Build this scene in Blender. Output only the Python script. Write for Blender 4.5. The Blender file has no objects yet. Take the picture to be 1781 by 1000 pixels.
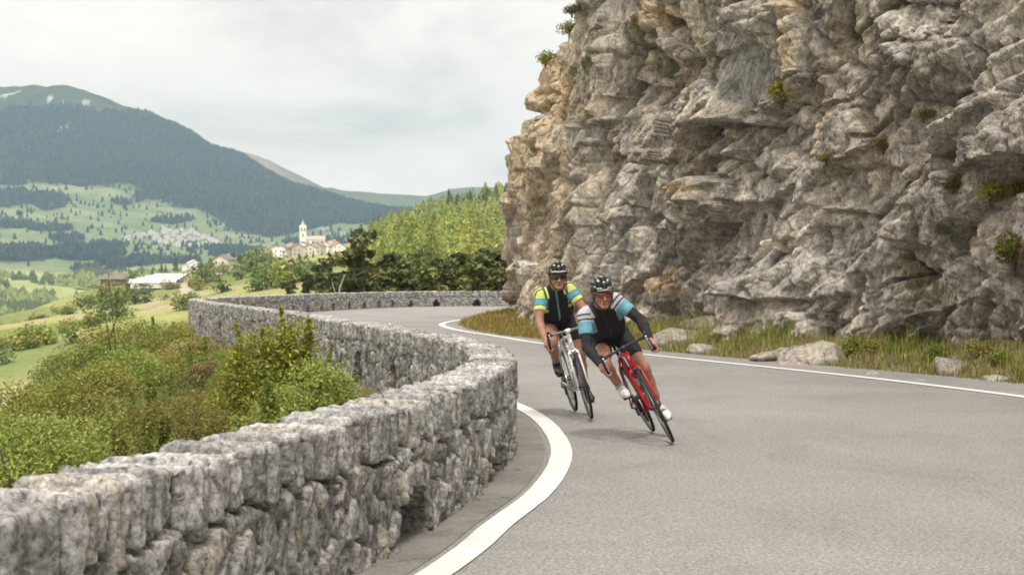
import bpy, math, random
import numpy as np
from mathutils import Matrix, Vector
sc = bpy.context.scene
COL = sc.collection
F = 2900.0; CX = 890.5; HY = 483.0; CH = 1.4       # focal length / principal column / horizon row of the photograph, camera height
R = math.radians
rs = np.random.RandomState

# ------------------------------------------------------------------ numpy noise
_pr = rs(7)
_perm = np.concatenate([_pr.permutation(256)]*3).astype(np.int32)
_g = _pr.normal(size=(256, 3)); _g /= np.linalg.norm(_g, axis=1)[:, None]; _g = _g.astype(np.float32)
def pn(x, y, z=0.0):
    x = np.asarray(x, np.float32); y = np.asarray(y, np.float32); z = np.asarray(z, np.float32) + np.zeros_like(x)
    xi = np.floor(x); yi = np.floor(y); zi = np.floor(z)
    xf = x-xi; yf = y-yi; zf = z-zi
    xi = xi.astype(np.int32) & 255; yi = yi.astype(np.int32) & 255; zi = zi.astype(np.int32) & 255
    u = xf*xf*xf*(xf*(xf*6-15)+10); v = yf*yf*yf*(yf*(yf*6-15)+10); w = zf*zf*zf*(zf*(zf*6-15)+10)
    def gr(dx, dy, dz):
        h = _perm[_perm[_perm[(xi+dx) & 255]+((yi+dy) & 255)]+((zi+dz) & 255)]
        g = _g[h]
        return g[..., 0]*(xf-dx)+g[..., 1]*(yf-dy)+g[..., 2]*(zf-dz)
    a = gr(0,0,0)*(1-u)+gr(1,0,0)*u; b = gr(0,1,0)*(1-u)+gr(1,1,0)*u
    c = gr(0,0,1)*(1-u)+gr(1,0,1)*u; d = gr(0,1,1)*(1-u)+gr(1,1,1)*u
    return ((a*(1-v)+b*v)*(1-w)+(c*(1-v)+d*v)*w)*1.6
def fbm(x, y, z=0.0, o=4, lac=2.03, gain=.5):
    s = 0; a = 1.0; f = 1.0
    for i in range(o):
        s = s+a*pn(np.asarray(x)*f+i*17.3, np.asarray(y)*f+i*9.1, np.asarray(z)*f+i*5.7); a *= gain; f *= lac
    return s
def ridged(x, y, z=0.0, o=4):
    s = 0; a = 1.0; f = 1.0
    for i in range(o):
        s = s+a*(1-2*np.abs(pn(np.asarray(x)*f+i*11.3, np.asarray(y)*f+i*3.1, np.asarray(z)*f+i*7.7))); a *= .5; f *= 2.07
    return s
def h2(i, j, k=0):
    n = (i.astype(np.int64)*374761393+j.astype(np.int64)*668265263+int(k)*1442695041) & 0xffffffff
    n = ((n ^ (n >> 13))*1274126177) & 0xffffffff
    n = (n ^ (n >> 16)) & 0xffffffff
    n = (n*2246822519) & 0xffffffff
    n = n ^ (n >> 15)
    return (n & 0xffffff).astype(np.float32)/float(0xffffff)
def vor(x, y, seed=0, jit=.9):
    """F1, F2, two random numbers of the nearest cell, vector from its centre"""
    xi = np.floor(x).astype(np.int64); yi = np.floor(y).astype(np.int64)
    F1 = np.full(x.shape, 9., np.float32); F2 = F1.copy()
    ci = np.zeros(x.shape, np.int64); cj = ci.copy(); vx = np.zeros(x.shape, np.float32); vy = vx.copy()
    for di in (-1, 0, 1):
        for dj in (-1, 0, 1):
            i = xi+di; j = yi+dj
            px = i+.5+jit*(h2(i, j, seed)-.5); py = j+.5+jit*(h2(i, j, seed+57)-.5)
            dx = (x-px).astype(np.float32); dy = (y-py).astype(np.float32)
            d = np.sqrt(dx*dx+dy*dy)
            m = d < F1
            F2 = np.where(m, F1, np.minimum(F2, d))
            F1 = np.where(m, d, F1); ci = np.where(m, i, ci); cj = np.where(m, j, cj)
            vx = np.where(m, dx, vx); vy = np.where(m, dy, vy)
    return F1, F2, h2(ci, cj, seed+101), h2(ci, cj, seed+202), vx, vy
def ss(a, b, x):
    t = np.clip((x-a)/(b-a), 0, 1); return t*t*(3-2*t)
def lerp(a, b, t): return a+(b-a)*t
def mixc(a, b, t): return a*(1-t[..., None])+np.asarray(b, np.float32)*t[..., None]

# ------------------------------------------------------------------ curves
def catmull(P, n=12):
    P = np.asarray(P, float); Q = np.vstack([2*P[0]-P[1], P, 2*P[-1]-P[-2]]); out = []
    for i in range(1, len(Q)-2):
        for t in np.arange(n)/n:
            a, b, c, d = Q[i-1:i+3]
            out.append(.5*((2*b)+(-a+c)*t+(2*a-5*b+4*c-d)*t*t+(-a+3*b-3*c+d)*t**3))
    out.append(P[-1]); return np.array(out)
class Path:
    """a smooth line on the ground, read by arc length"""
    def __init__(s, P, n=24):
        s.p = catmull(P, n); d = np.linalg.norm(np.diff(s.p, axis=0), axis=1)
        s.s = np.concatenate([[0], np.cumsum(d)]); s.L = s.s[-1]
    def at(s, t):
        return np.stack([np.interp(t, s.s, s.p[:, k]) for k in range(s.p.shape[1])], -1)
    def nrm(s, t, e=.25):
        d = s.at(np.minimum(t+e, s.L))-s.at(np.maximum(t-e, 0)); d /= np.linalg.norm(d, axis=-1)[..., None]
        return np.stack([-d[..., 1], d[..., 0]], -1)          # to the left of travel
    def near(s, xy):
        """signed distance (left positive) and arc length of the nearest point"""
        q = s.p[::4]; sa = s.s[::4]; xy = np.asarray(xy); out_d = np.empty(len(xy)); out_s = np.empty(len(xy))
        a = q[:-1]; b = q[1:]; ab = b-a; L2 = (ab**2).sum(1)
        for k in range(0, len(xy), 20000):
            p = xy[k:k+20000]
            t = np.clip(((p[:, None, :]-a)*ab).sum(2)/L2, 0, 1)
            c = a+t[..., None]*ab; dd = ((p[:, None, :]-c)**2).sum(2); i = dd.argmin(1); r = np.arange(len(p))
            v = p-c[r, i]; cr = ab[i, 0]*v[:, 1]-ab[i, 1]*v[:, 0]
            out_d[k:k+20000] = np.sqrt(dd[r, i])*np.sign(cr); out_s[k:k+20000] = sa[i]+t[r, i]*np.sqrt(L2[i])
        return out_d, out_s
def W(px, py, d): return ((px-CX)/F*d, d, CH+(HY-py)/F*d)   # a photo position at a distance, in metres

# ------------------------------------------------------------------ objects
def tag(o, label=None, cat=None, group=None, kind=None):
    if label: o['label'] = label
    if cat: o['category'] = cat
    if group: o['group'] = group
    if kind: o['kind'] = kind
    return o
def empty(name, loc=(0, 0, 0), rz=0.0):
    o = bpy.data.objects.new(name, None); COL.objects.link(o); o.location = loc; o.rotation_euler = (0, 0, rz)
    o.empty_display_size = .2; return o
def mesh_np(name, V, Fq, smooth=True, cols=None, mi=None):
    """mesh from arrays; Fq a list of (n,k) index arrays"""
    me = bpy.data.meshes.new(name)
    if not isinstance(Fq, (list, tuple)): Fq = [Fq]
    Fq = [np.asarray(f, np.int32) for f in Fq if len(f)]
    V = np.asarray(V, np.float32)
    me.vertices.add(len(V)); me.vertices.foreach_set('co', V.ravel())
    nl = sum(f.size for f in Fq); npoly = sum(len(f) for f in Fq)
    me.loops.add(nl); me.loops.foreach_set('vertex_index', np.concatenate([f.ravel() for f in Fq]))
    me.polygons.add(npoly)
    tot = np.concatenate([np.full(len(f), f.shape[1], np.int32) for f in Fq])
    me.polygons.foreach_set('loop_start', np.concatenate([[0], np.cumsum(tot)[:-1]]).astype(np.int32))
    if mi is not None: me.polygons.foreach_set('material_index', np.asarray(mi, np.int32))
    me.update(calc_edges=True); me.validate()
    me.polygons.foreach_set('use_smooth', np.full(len(me.polygons), smooth, bool))
    if cols is not None:
        a = me.color_attributes.new('Col', 'FLOAT_COLOR', 'POINT')
        c = np.ones((len(V), 4), np.float32); c[:, :3] = cols; a.data.foreach_set('color', c.ravel())
    return me
def link(name, me, mats=None, parent=None):
    o = bpy.data.objects.new(name, me); COL.objects.link(o)
    for m in ([mats] if mats is not None and not isinstance(mats, (list, tuple)) else mats or []):
        me.materials.append(m)
    if parent: o.parent = parent
    return o
def obj(name, V, Fq, mats, parent=None, smooth=True, cols=None, mi=None):
    return link(name, mesh_np(name, V, Fq, smooth, cols, mi), mats, parent)
def copy_tree(o, parent=None):
    c = o.copy(); COL.objects.link(c); c.parent = parent
    for ch in list(o.children): copy_tree(ch, c)
    return c
def grid_faces(nu, nv, wrap_u=False):
    i, j = np.meshgrid(np.arange(nu if wrap_u else nu-1), np.arange(nv-1), indexing='ij')
    a = i*nv+j; b = ((i+1) % nu)*nv+j
    return np.stack([a, b, b+1, a+1], -1).reshape(-1, 4)
class MB:
    """collects shapes into one mesh"""
    def __init__(s): s.V = []; s.F = {}; s.n = 0; s.M = {}
    def add(s, V, Fs, m=0):
        V = np.asarray(V, float)
        for f in (Fs if isinstance(Fs, list) else [Fs]):
            f = np.asarray(f); s.F.setdefault(f.shape[1], []).append(f+s.n); s.M.setdefault(f.shape[1], []).append(np.full(len(f), m))
        s.V.append(V); s.n += len(V); return s
    def box(s, c, d, rot=None, m=0, taper=1.0):
        v = np.array([[x, y, z] for z in (-.5, .5) for y in (-.5, .5) for x in (-.5, .5)])*np.asarray(d)
        v[4:, :2] *= taper
        if rot is not None: v = v@np.array(rot).T
        return s.add(v+np.asarray(c), np.array([[0,2,3,1],[4,5,7,6],[0,1,5,4],[2,6,7,3],[0,4,6,2],[1,3,7,5]]), m)
    def tube(s, P, r, n=8, m=0, closed=False, flat=1.0, up=None):
        P = np.asarray(P, float); k = len(P); r = np.broadcast_to(np.asarray(r, float), (k,))
        if closed: T = np.roll(P, -1, 0)-np.roll(P, 1, 0)
        else: T = np.gradient(P, axis=0)
        T /= np.maximum(np.linalg.norm(T, axis=1)[:, None], 1e-9)
        a = np.array(up if up is not None else ((0, 0, 1) if abs(T[0, 2]) < .9 else (1, 0, 0)), float); V = []
        for i in range(k):
            a = a-T[i]*a.dot(T[i]); a /= max(np.linalg.norm(a), 1e-9); b = np.cross(T[i], a)
            ph = np.arange(n)/n*2*math.pi
            V.append(P[i]+r[i]*(np.cos(ph)[:, None]*a*flat+np.sin(ph)[:, None]*b))
        V = np.vstack(V)
        f = grid_faces(k, n); i, j = np.meshgrid(np.arange(k if closed else k-1), np.arange(n), indexing='ij')
        i2 = (i+1) % k; j2 = (j+1) % n
        f = np.stack([i*n+j, i*n+j2, i2*n+j2, i2*n+j], -1).reshape(-1, 4)
        Fs = [f]
        if not closed: Fs.append(np.array([np.arange(n)[::-1], (k-1)*n+np.arange(n)]))
        return s.add(V, Fs, m)
    def lathe(s, prof, n=24, axis='y', c=(0, 0, 0), m=0, close=False):
        """prof: (radius, along) pairs turned about an axis through c"""
        prof = np.asarray(prof, float); k = len(prof); ph = np.arange(n)/n*2*math.pi
        r = prof[:, 0][None, :]; h = np.broadcast_to(prof[:, 1][None, :], (n, k))
        a = np.cos(ph)[:, None]*r; b = np.sin(ph)[:, None]*r
        V = {'y': np.stack([a, h, b], -1), 'z': np.stack([a, b, h], -1), 'x': np.stack([h, a, b], -1)}[axis].reshape(-1, 3)
        i, j = np.meshgrid(np.arange(n), np.arange(k if close else k-1), indexing='ij')
        f = np.stack([i*k+j, ((i+1) % n)*k+j, ((i+1) % n)*k+(j+1) % k, i*k+(j+1) % k], -1).reshape(-1, 4)
        return s.add(V+np.asarray(c), f, m)
    def build(s, name, mats, parent=None, smooth=True):
        Fs = [np.vstack(v) for v in s.F.values()]; mi = np.concatenate([np.concatenate(v) for v in s.M.values()])
        return link(name, mesh_np(name, np.vstack(s.V), Fs, smooth, None, mi), mats, parent)

# ------------------------------------------------------------------ materials
class NT:
    def __init__(s, name):
        s.m = bpy.data.materials.new(name); s.m.use_nodes = True; s.t = s.m.node_tree; s.t.nodes.clear()
        s.out = s.n('ShaderNodeOutputMaterial')
    def n(s, typ, **kw):
        d = s.t.nodes.new(typ)
        for k, v in kw.items():
            if k in d.inputs.keys(): 
                d.inputs[k].default_value = v
            else: setattr(d, k, v)
        return d
    def l(s, a, b): s.t.links.new(a, b)
    def pos(s, objspace=False):
        return s.n('ShaderNodeTexCoord').outputs['Object'] if objspace else s.n('ShaderNodeNewGeometry').outputs['Position']
    def noise(s, co, scale, detail=4, rough=.55, dist=0, vec_scale=None):
        if vec_scale:
            mp = s.n('ShaderNodeMapping'); mp.inputs['Scale'].default_value = vec_scale; s.l(co, mp.inputs[0]); co = mp.outputs[0]
        d = s.n('ShaderNodeTexNoise'); d.inputs['Scale'].default_value = scale; d.inputs['Detail'].default_value = detail
        d.inputs['Roughness'].default_value = rough; d.inputs['Distortion'].default_value = dist; s.l(co, d.inputs['Vector']); return d.outputs[0]
    def ramp(s, fac, stops, interp='LINEAR'):
        r = s.n('ShaderNodeValToRGB'); e = r.color_ramp.elements; r.color_ramp.interpolation = interp
        while len(e) < len(stops): e.new(.5)
        for k, (p, c) in enumerate(stops):
            e[k].position = p; c = (c, c, c) if not hasattr(c, '__len__') else c; e[k].color = (*c, 1)
        s.l(fac, r.inputs[0]); return r.outputs[0]
    def mix(s, a, b, fac, typ='MIX'):
        d = s.n('ShaderNodeMix', data_type='RGBA', blend_type=typ)
        for v, i in ((fac, 0), (a, 6), (b, 7)):
            if hasattr(v, 'is_linked'): s.l(v, d.inputs[i])
            else: d.inputs[i].default_value = v if i == 0 else (*v, 1)
        return d.outputs[2]
    def attr(s): 
        d = s.n('ShaderNodeVertexColor'); d.layer_name = 'Col'; return d.outputs[0]
    def bump(s, h, strength=.5, dist=.01, normal=None):
        d = s.n('ShaderNodeBump'); d.inputs['Strength'].default_value = strength; d.inputs['Distance'].default_value = dist
        s.l(h, d.inputs['Height'])
        if normal is not None: s.l(normal, d.inputs['Normal'])
        return d.outputs[0]
    def bsdf(s, col, rough=.8, normal=None, metal=0, spec=.3, trans=0):
        d = s.n('ShaderNodeBsdfPrincipled'); d.inputs['Roughness'].default_value = rough; d.inputs['Metallic'].default_value = metal
        d.inputs['Specular IOR Level'].default_value = spec
        if hasattr(col, 'is_linked'): s.l(col, d.inputs['Base Color'])
        else: d.inputs['Base Color'].default_value = (*col, 1)
        if normal is not None: s.l(normal, d.inputs['Normal'])
        o = d.outputs[0]
        if trans:
            t = s.n('ShaderNodeBsdfTranslucent'); 
            if hasattr(col, 'is_linked'): s.l(col, t.inputs[0])
            else: t.inputs[0].default_value = (*col, 1)
            mx = s.n('ShaderNodeMixShader'); mx.inputs[0].default_value = trans; s.l(o, mx.inputs[1]); s.l(t.outputs[0], mx.inputs[2]); o = mx.outputs[0]
        s.l(o, s.out.inputs[0]); return s.m
def rnd_tint(t, col, amt=.35, hue=.04):
    """each object of a kind differs a little"""
    oi = t.n('ShaderNodeObjectInfo'); h = t.n('ShaderNodeHueSaturation')
    m1 = t.n('ShaderNodeMapRange'); m1.inputs[3].default_value = 1-amt; m1.inputs[4].default_value = 1+amt; t.l(oi.outputs['Random'], m1.inputs[0])
    ml = t.n('ShaderNodeMath', operation='MULTIPLY'); ml.inputs[1].default_value = 7.13; t.l(oi.outputs['Random'], ml.inputs[0])
    fr = t.n('ShaderNodeMath', operation='FRACT'); t.l(ml.outputs[0], fr.inputs[0])
    m2 = t.n('ShaderNodeMapRange'); m2.inputs[3].default_value = .5-hue; m2.inputs[4].default_value = .5+hue; t.l(fr.outputs[0], m2.inputs[0])
    t.l(m2.outputs[0], h.inputs['Hue']); t.l(m1.outputs[0], h.inputs['Value']); t.l(col, h.inputs['Color']); return h.outputs[0]
def plain(name, c, rough=.6, metal=0, spec=.4, scale=30, var=.12, bump=0, objspace=True):
    t = NT(name); co = t.pos(objspace); n = t.noise(co, scale, 5)
    lo = tuple(x*(1-var) for x in c); hi = tuple(min(1, x*(1+var)) for x in c)
    col = t.ramp(n, [(.3, lo), (.7, hi)]); nm = t.bump(t.noise(co, scale*4, 3), bump, .002) if bump else None
    return t.bsdf(col, rough, nm, metal, spec)
def leafmat(name, rand=.3, hue=.03, trans=.3, rough=.6):
    t = NT(name); c = t.attr(); c = rnd_tint(t, c, rand, hue) if rand else c
    return t.bsdf(c, rough, None, 0, .25, trans)
EXPO = 0.18; SKYB = 9.7; ZEN = .58; HAZEC = (.54, .755, .89, 1); HAZED = .00012
# ------------------------------------------------------------------ camera, sky, sun, air
cam = bpy.data.cameras.new('camera'); co_ = bpy.data.objects.new('camera', cam); COL.objects.link(co_)
co_.location = (0, 0, CH); co_.rotation_euler = (R(90), 0, 0)
cam.lens = F/1781*36; cam.sensor_width = 36; cam.shift_y = -(500-HY)/1781; cam.clip_end = 20000; cam.clip_start = .05
cam.dof.use_dof = True; cam.dof.focus_distance = 14.6; cam.dof.aperture_fstop = 7.1
sc.camera = co_
sc.view_settings.view_transform = 'Standard'; sc.view_settings.look = 'None'; sc.view_settings.exposure = EXPO; sc.view_settings.gamma = 1
SUN_EL, SUN_AZ = R(58), R(173)            # azimuth clockwise from +Y: behind the camera, a little to the left
w = bpy.data.worlds.new('World'); sc.world = w; w.use_nodes = True
t = w.node_tree; t.nodes.clear(); N = t.nodes.new; L = t.links.new
out = N('ShaderNodeOutputWorld'); bg = N('ShaderNodeBackground'); L(bg.outputs[0], out.inputs[0]); bg.inputs[1].default_value = .1
sky = N('ShaderNodeTexSky'); sky.sky_type = 'NISHITA'; sky.sun_disc = False; sky.sun_elevation = SUN_EL; sky.sun_rotation = SUN_AZ; sky.air_density = 1; sky.dust_density = 2
tc = N('ShaderNodeTexCoord'); sep = N('ShaderNodeSeparateXYZ'); L(tc.outputs['Generated'], sep.inputs[0])
ad = N('ShaderNodeMath'); ad.operation = 'MAXIMUM'; L(sep.outputs[2], ad.inputs[0]); ad.inputs[1].default_value = 0.0
ad2 = N('ShaderNodeMath'); ad2.operation = 'ADD'; L(ad.outputs[0], ad2.inputs[0]); ad2.inputs[1].default_value = .30
dx = N('ShaderNodeMath'); dx.operation = 'DIVIDE'; L(sep.outputs[0], dx.inputs[0]); L(ad2.outputs[0], dx.inputs[1])
dy = N('ShaderNodeMath'); dy.operation = 'DIVIDE'; L(sep.outputs[1], dy.inputs[0]); L(ad2.outputs[0], dy.inputs[1])
cb = N('ShaderNodeCombineXYZ'); L(dx.outputs[0], cb.inputs[0]); L(dy.outputs[0], cb.inputs[1])
def wn(scale, det, off, dist=.6, rough=.55):
    mp = N('ShaderNodeMapping'); mp.inputs['Location'].default_value = off; L(cb.outputs[0], mp.inputs[0])
    n = N('ShaderNodeTexNoise'); n.inputs['Scale'].default_value = scale; n.inputs['Detail'].default_value = det; n.inputs['Distortion'].default_value = dist
    n.inputs['Roughness'].default_value = rough
    L(mp.outputs[0], n.inputs['Vector']); return n.outputs[0]
n1 = wn(2.8, 8, (5.3, 2.2, .9), .35, .55); n2 = wn(.8, 3, (8.2, 4.4, 1.1))
rp = N('ShaderNodeValToRGB'); e = rp.color_ramp.elements
e[0].position = .24; e[0].color = (*[SKYB*x for x in (.80, .745, .70)], 1); e[1].position = .60; e[1].color = (*[SKYB*x for x in (1.20, 1.11, 1.02)], 1)
k = e.new(.40); k.color = (*[SKYB*x for x in (1.06, .975, .89)], 1)
sm = N('ShaderNodeMath'); sm.operation = 'ADD'; L(n1, sm.inputs[0]); m5 = N('ShaderNodeMath'); m5.operation = 'MULTIPLY_ADD'; L(n2, m5.inputs[0]); m5.inputs[1].default_value = .55; m5.inputs[2].default_value = -.275; L(m5.outputs[0], sm.inputs[1])
L(sm.outputs[0], rp.inputs[0])
cov = N('ShaderNodeValToRGB'); L(n2, cov.inputs[0]); cov.color_ramp.elements[0].position = .25; cov.color_ramp.elements[0].color = (.94,)*3+(1,); cov.color_ramp.elements[1].position = .45; cov.color_ramp.elements[1].color = (.985,)*3+(1,)
mx = N('ShaderNodeMix'); mx.data_type = 'RGBA'; L(cov.outputs[0], mx.inputs[0]); L(sky.outputs[0], mx.inputs[6])
# an overcast sky is brightest overhead
zb = N('ShaderNodeMath'); zb.operation = 'MULTIPLY_ADD'; L(ad.outputs[0], zb.inputs[0]); zb.inputs[1].default_value = ZEN; zb.inputs[2].default_value = 1.0
vm = N('ShaderNodeVectorMath'); vm.operation = 'SCALE'; L(rp.outputs[0], vm.inputs[0]); L(zb.outputs[0], vm.inputs['Scale'])
L(vm.outputs[0], mx.inputs[7]); L(mx.outputs[2], bg.inputs[0])
ld = bpy.data.lights.new('sun', 'SUN'); ld.energy = 2.3; ld.angle = R(9); ld.color = (1, .96, .90)
lo_ = bpy.data.objects.new('sun', ld); COL.objects.link(lo_)
sd = Vector((math.sin(SUN_AZ)*math.cos(SUN_EL), math.cos(SUN_AZ)*math.cos(SUN_EL), math.sin(SUN_EL)))
lo_.rotation_euler = sd.to_track_quat('Z', 'Y').to_euler()
# the air: one closed box round everything
hz = MB().box((0, 2950, 190), (8000, 6900, 860)).build('haze', None, smooth=False)
hm = bpy.data.materials.new('haze_air'); hm.use_nodes = True; ht = hm.node_tree; ht.nodes.clear()
ho = ht.nodes.new('ShaderNodeOutputMaterial'); hv = ht.nodes.new('ShaderNodeVolumePrincipled'); ht.links.new(hv.outputs[0], ho.inputs['Volume'])
hv.inputs['Color'].default_value = HAZEC; hv.inputs['Density'].default_value = HAZED; hv.inputs['Anisotropy'].default_value = .15
hz.data.materials.append(hm); tag(hz, 'pale blue air between the road and the far mountain', 'haze', kind='stuff'); hz.display_type = 'WIRE'
cy = sc.cycles; cy.max_bounces = 6; cy.diffuse_bounces = 3; cy.glossy_bounces = 2; cy.transmission_bounces = 3; cy.volume_bounces = 0; cy.transparent_max_bounces = 6
cy.use_denoising = True; cy.filter_width = 1.7 if hasattr(cy, 'filter_width') else None
cy.sample_clamp_indirect = 6
# ------------------------------------------------------------------ the lines the place is laid out along (metres; camera stands at 0,0)
WALLP = Path([(-4.6,-9),(-3.6,-4),(-2.45,0),(-1.38,4.85),(-.85,7.36),(-.44,9.3),(-.2,11.0),(-.03,12.6),(.015,14),(-.09,16.0),(-.38,18),(-.86,20),(-1.5,22.7),
     (-2.25,25.3),(-3.25,29.2),(-4.3,33),(-5.6,37.2),(-7.9,45),(-9.1,49.2),(-9.62,52),(-9.55,56),(-9.1,62),(-8.4,67),(-7.5,71.5),(-6.3,76),(-5.2,79.3),(-3.6,81.2),(-1,81.8),(4,81.5),(12,79),(24,74)])
LINE_R = Path([(7.0,-9),(7.2,0),(7.1,8),(6.8,14),(6.45,17),(6.0,19.6),(4.9,23.5),(3.06,28.6),(.84,34.7),(-.3,39.5),(-1.36,44),(-2.0,48.3),(-2.08,51.5),(-1.7,55),(-.5,61),(1.8,65.5),(6,68.5),(14,69),(24,66)])
VERGE = Path([(8.2,-9),(8.3,0),(8.2,8),(7.9,14),(7.4,18),(6.75,21.9),(4.75,27),(2.85,31.6),(.75,37.6),(-.75,43.5),(-1.38,49),(-1.42,52.5),(-.95,58),(.6,62.5),(4,66),(9,67.4),(14,67),(24,64)])
LINE_L = Path([(-3.2,-9),(-2.3,-2),(-1.3,4),(-.367,7.85),(-.067,9.5),(.186,10.9),(.36,12.6),(.40,14.2),(.30,16.3),(.06,18.2),(-.4,20.3),(-1.1,23.1),(-1.85,25.5),(-2.85,29.4),(-3.9,33.2),(-5.2,37.4),(-7.2,44.2)])
CLIFF = Path([(11.5,-4),(11.0,6),(10.6,14),(9.6,20),(7.9,26.2),(5.6,30.6),(3.7,35),(1.9,39.5),(.85,44.5),(.36,50),(.42,55),(1.5,60),(4.5,63.5),(9,65),(14,64.5)])
TH = .36
def far_ctl():
    P = []
    def w(px, py, d): P.append(W(px, py, d))
    for a in [(80,640,200),(-60,640,230),(20,600,270),(80,570,400),(-100,590,450),(150,540,470),(200,520,560),(150,503,760),(70,535,560),(240,478,960),(330,458,1150),
              (290,496,820),(330,482,900),(400,480,800),(430,492,500),(480,490,350),(430,445,1280),(490,455,1380),(540,434,1520),(590,432,1570),(640,440,1600),
              (600,478,400),(640,458,560),(560,478,600),(560,468,800),(560,458,1000),(565,449,1200),(600,452,900),(610,444,1100),(505,474,800),(505,466,1000),(640,436,1250),(520,450,1300),(700,420,1300),(800,390,1300),(620,435,1700),(700,436,640),(760,420,640),(640,425,800),(700,396,900),(760,370,1000),(880,350,1000),(880,385,720),(880,425,500),(700,450,420),(880,470,300),
              (600,495,250),(760,482,240),(1000,470,220),(1200,380,700),(1300,330,1000),(-300,620,500),(-500,620,300)]: w(*a)
    for x, y, z in [(-181,1950,-60),(-330,1450,-80),(-290,1150,-60),(-330,750,-55),(-420,950,-80),(-260,600,-38),(-60,2200,-60),(120,2200,-40),(-600,600,-70),(-700,1600,-110),
                    (-60,90,-16),(-35,45,-11),(-25,90,-11),(-14,100,-6),(0,105,-4),(12,105,-3),(-30,0,-9),(-60,0,-14),(-90,120,-18),(0,150,-5),(-10,150,-6),(-20,170,-8),(400,1000,55),(420,500,20),(300,100,5),(-30,-60,-9),(-150,-50,-20),(-200,150,-26)]: P.append((x, y, z))
    return np.array(P)
class RBF:
    def __init__(s, P, sc_=1.0, lam=1e-3):
        s.c = P[:, :2].copy(); s.k = sc_; n = len(P)
        r = np.linalg.norm((s.c[:, None]-s.c[None])/sc_, axis=2)
        A = np.zeros((n+3, n+3)); A[:n, :n] = r+lam*np.eye(n)*-1; A[:n, n] = 1; A[:n, n+1:] = s.c/sc_; A[n:, :n] = A[:n, n:].T
        s.w = np.linalg.solve(A, np.concatenate([P[:, 2], np.zeros(3)]))
    def __call__(s, xy):
        out = np.empty(len(xy))
        for k in range(0, len(xy), 50000):
            q = xy[k:k+50000]; r = np.linalg.norm((q[:, None]-s.c[None])/s.k, axis=2)
            out[k:k+50000] = r@s.w[:-3]+s.w[-3]+(q/s.k)@s.w[-2:]
        return out
ZF = RBF(far_ctl(), 100.)
_cyc = {}
def ground_z(xy, rough=True):
    """height of the land: road shelf, bank below the wall, meadows, wooded hill"""
    xy = np.asarray(xy, float).reshape(-1, 2); x, y = xy.T
    far = ZF(xy)
    near = (np.hypot(x, y-40) < 190)
    z = far.copy()
    if near.any():
        q = xy[near]; d, s = WALLP.near(q); dl = d-TH                     # metres outside the wall
        dv, _ = VERGE.near(q); dc, _ = CLIFF.near(q)
        nb = fbm(q[:, 0]*.25, q[:, 1]*.25, 3., 3)*.35+fbm(q[:, 0]*1.1, q[:, 1]*1.1, 8., 3)*.12
        shelf = -.35+.28*ss(14., 15., s)*0
        drop = np.where(dl < 0, 0, .10+.15*np.clip(dl, 0, 1.6)+.55*np.clip(dl-1.6, 0, 3)+.66*np.clip(dl-4.6, 0, 400))
        bend = np.exp(-((s-WALLP.near(np.array([[-.4, 18.]]))[1][0])/7.5)**2)    # inside of the bend the bank is higher
        zn = -.28-drop+.32*bend*np.exp(-np.clip(dl, 0, 9)/5)+nb*ss(.3, 2, dl)
        ff = far[near]
        zl = np.logaddexp(zn*1.2, (ff+nb*2)*1.2)/1.2                       # smooth maximum
        zl = np.where(dl > 60, ff, zl)
        zr = -.06+0*ff
        right = np.clip(-dv, 0, 6)                                        # beyond the verge edge, rising to the rock
        zr = zr+ss(0, .5, right)*.09+np.clip(right-.4, 0, 3)*.16+nb*.3*ss(.2, 1.5, right)
        zr = np.where(-dc > 4, np.minimum(8, .9+(-dc-4)*1.5), zr)
        a = ss(-.1, .1, dl)
        zz = zr*(1-a)+zl*a
        k = ss(190, 120, np.hypot(q[:, 0], q[:, 1]-40))
        z[near] = np.where(dl > 0, zz*k+ff*(1-k), zz)
    if rough:
        m = ss(60, 250, np.hypot(x, y)); z = z+m*fbm(x*.02, y*.02, 5., 4)*1.1*(1+ss(400, 1200, y)*1.2)
    return z
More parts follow.
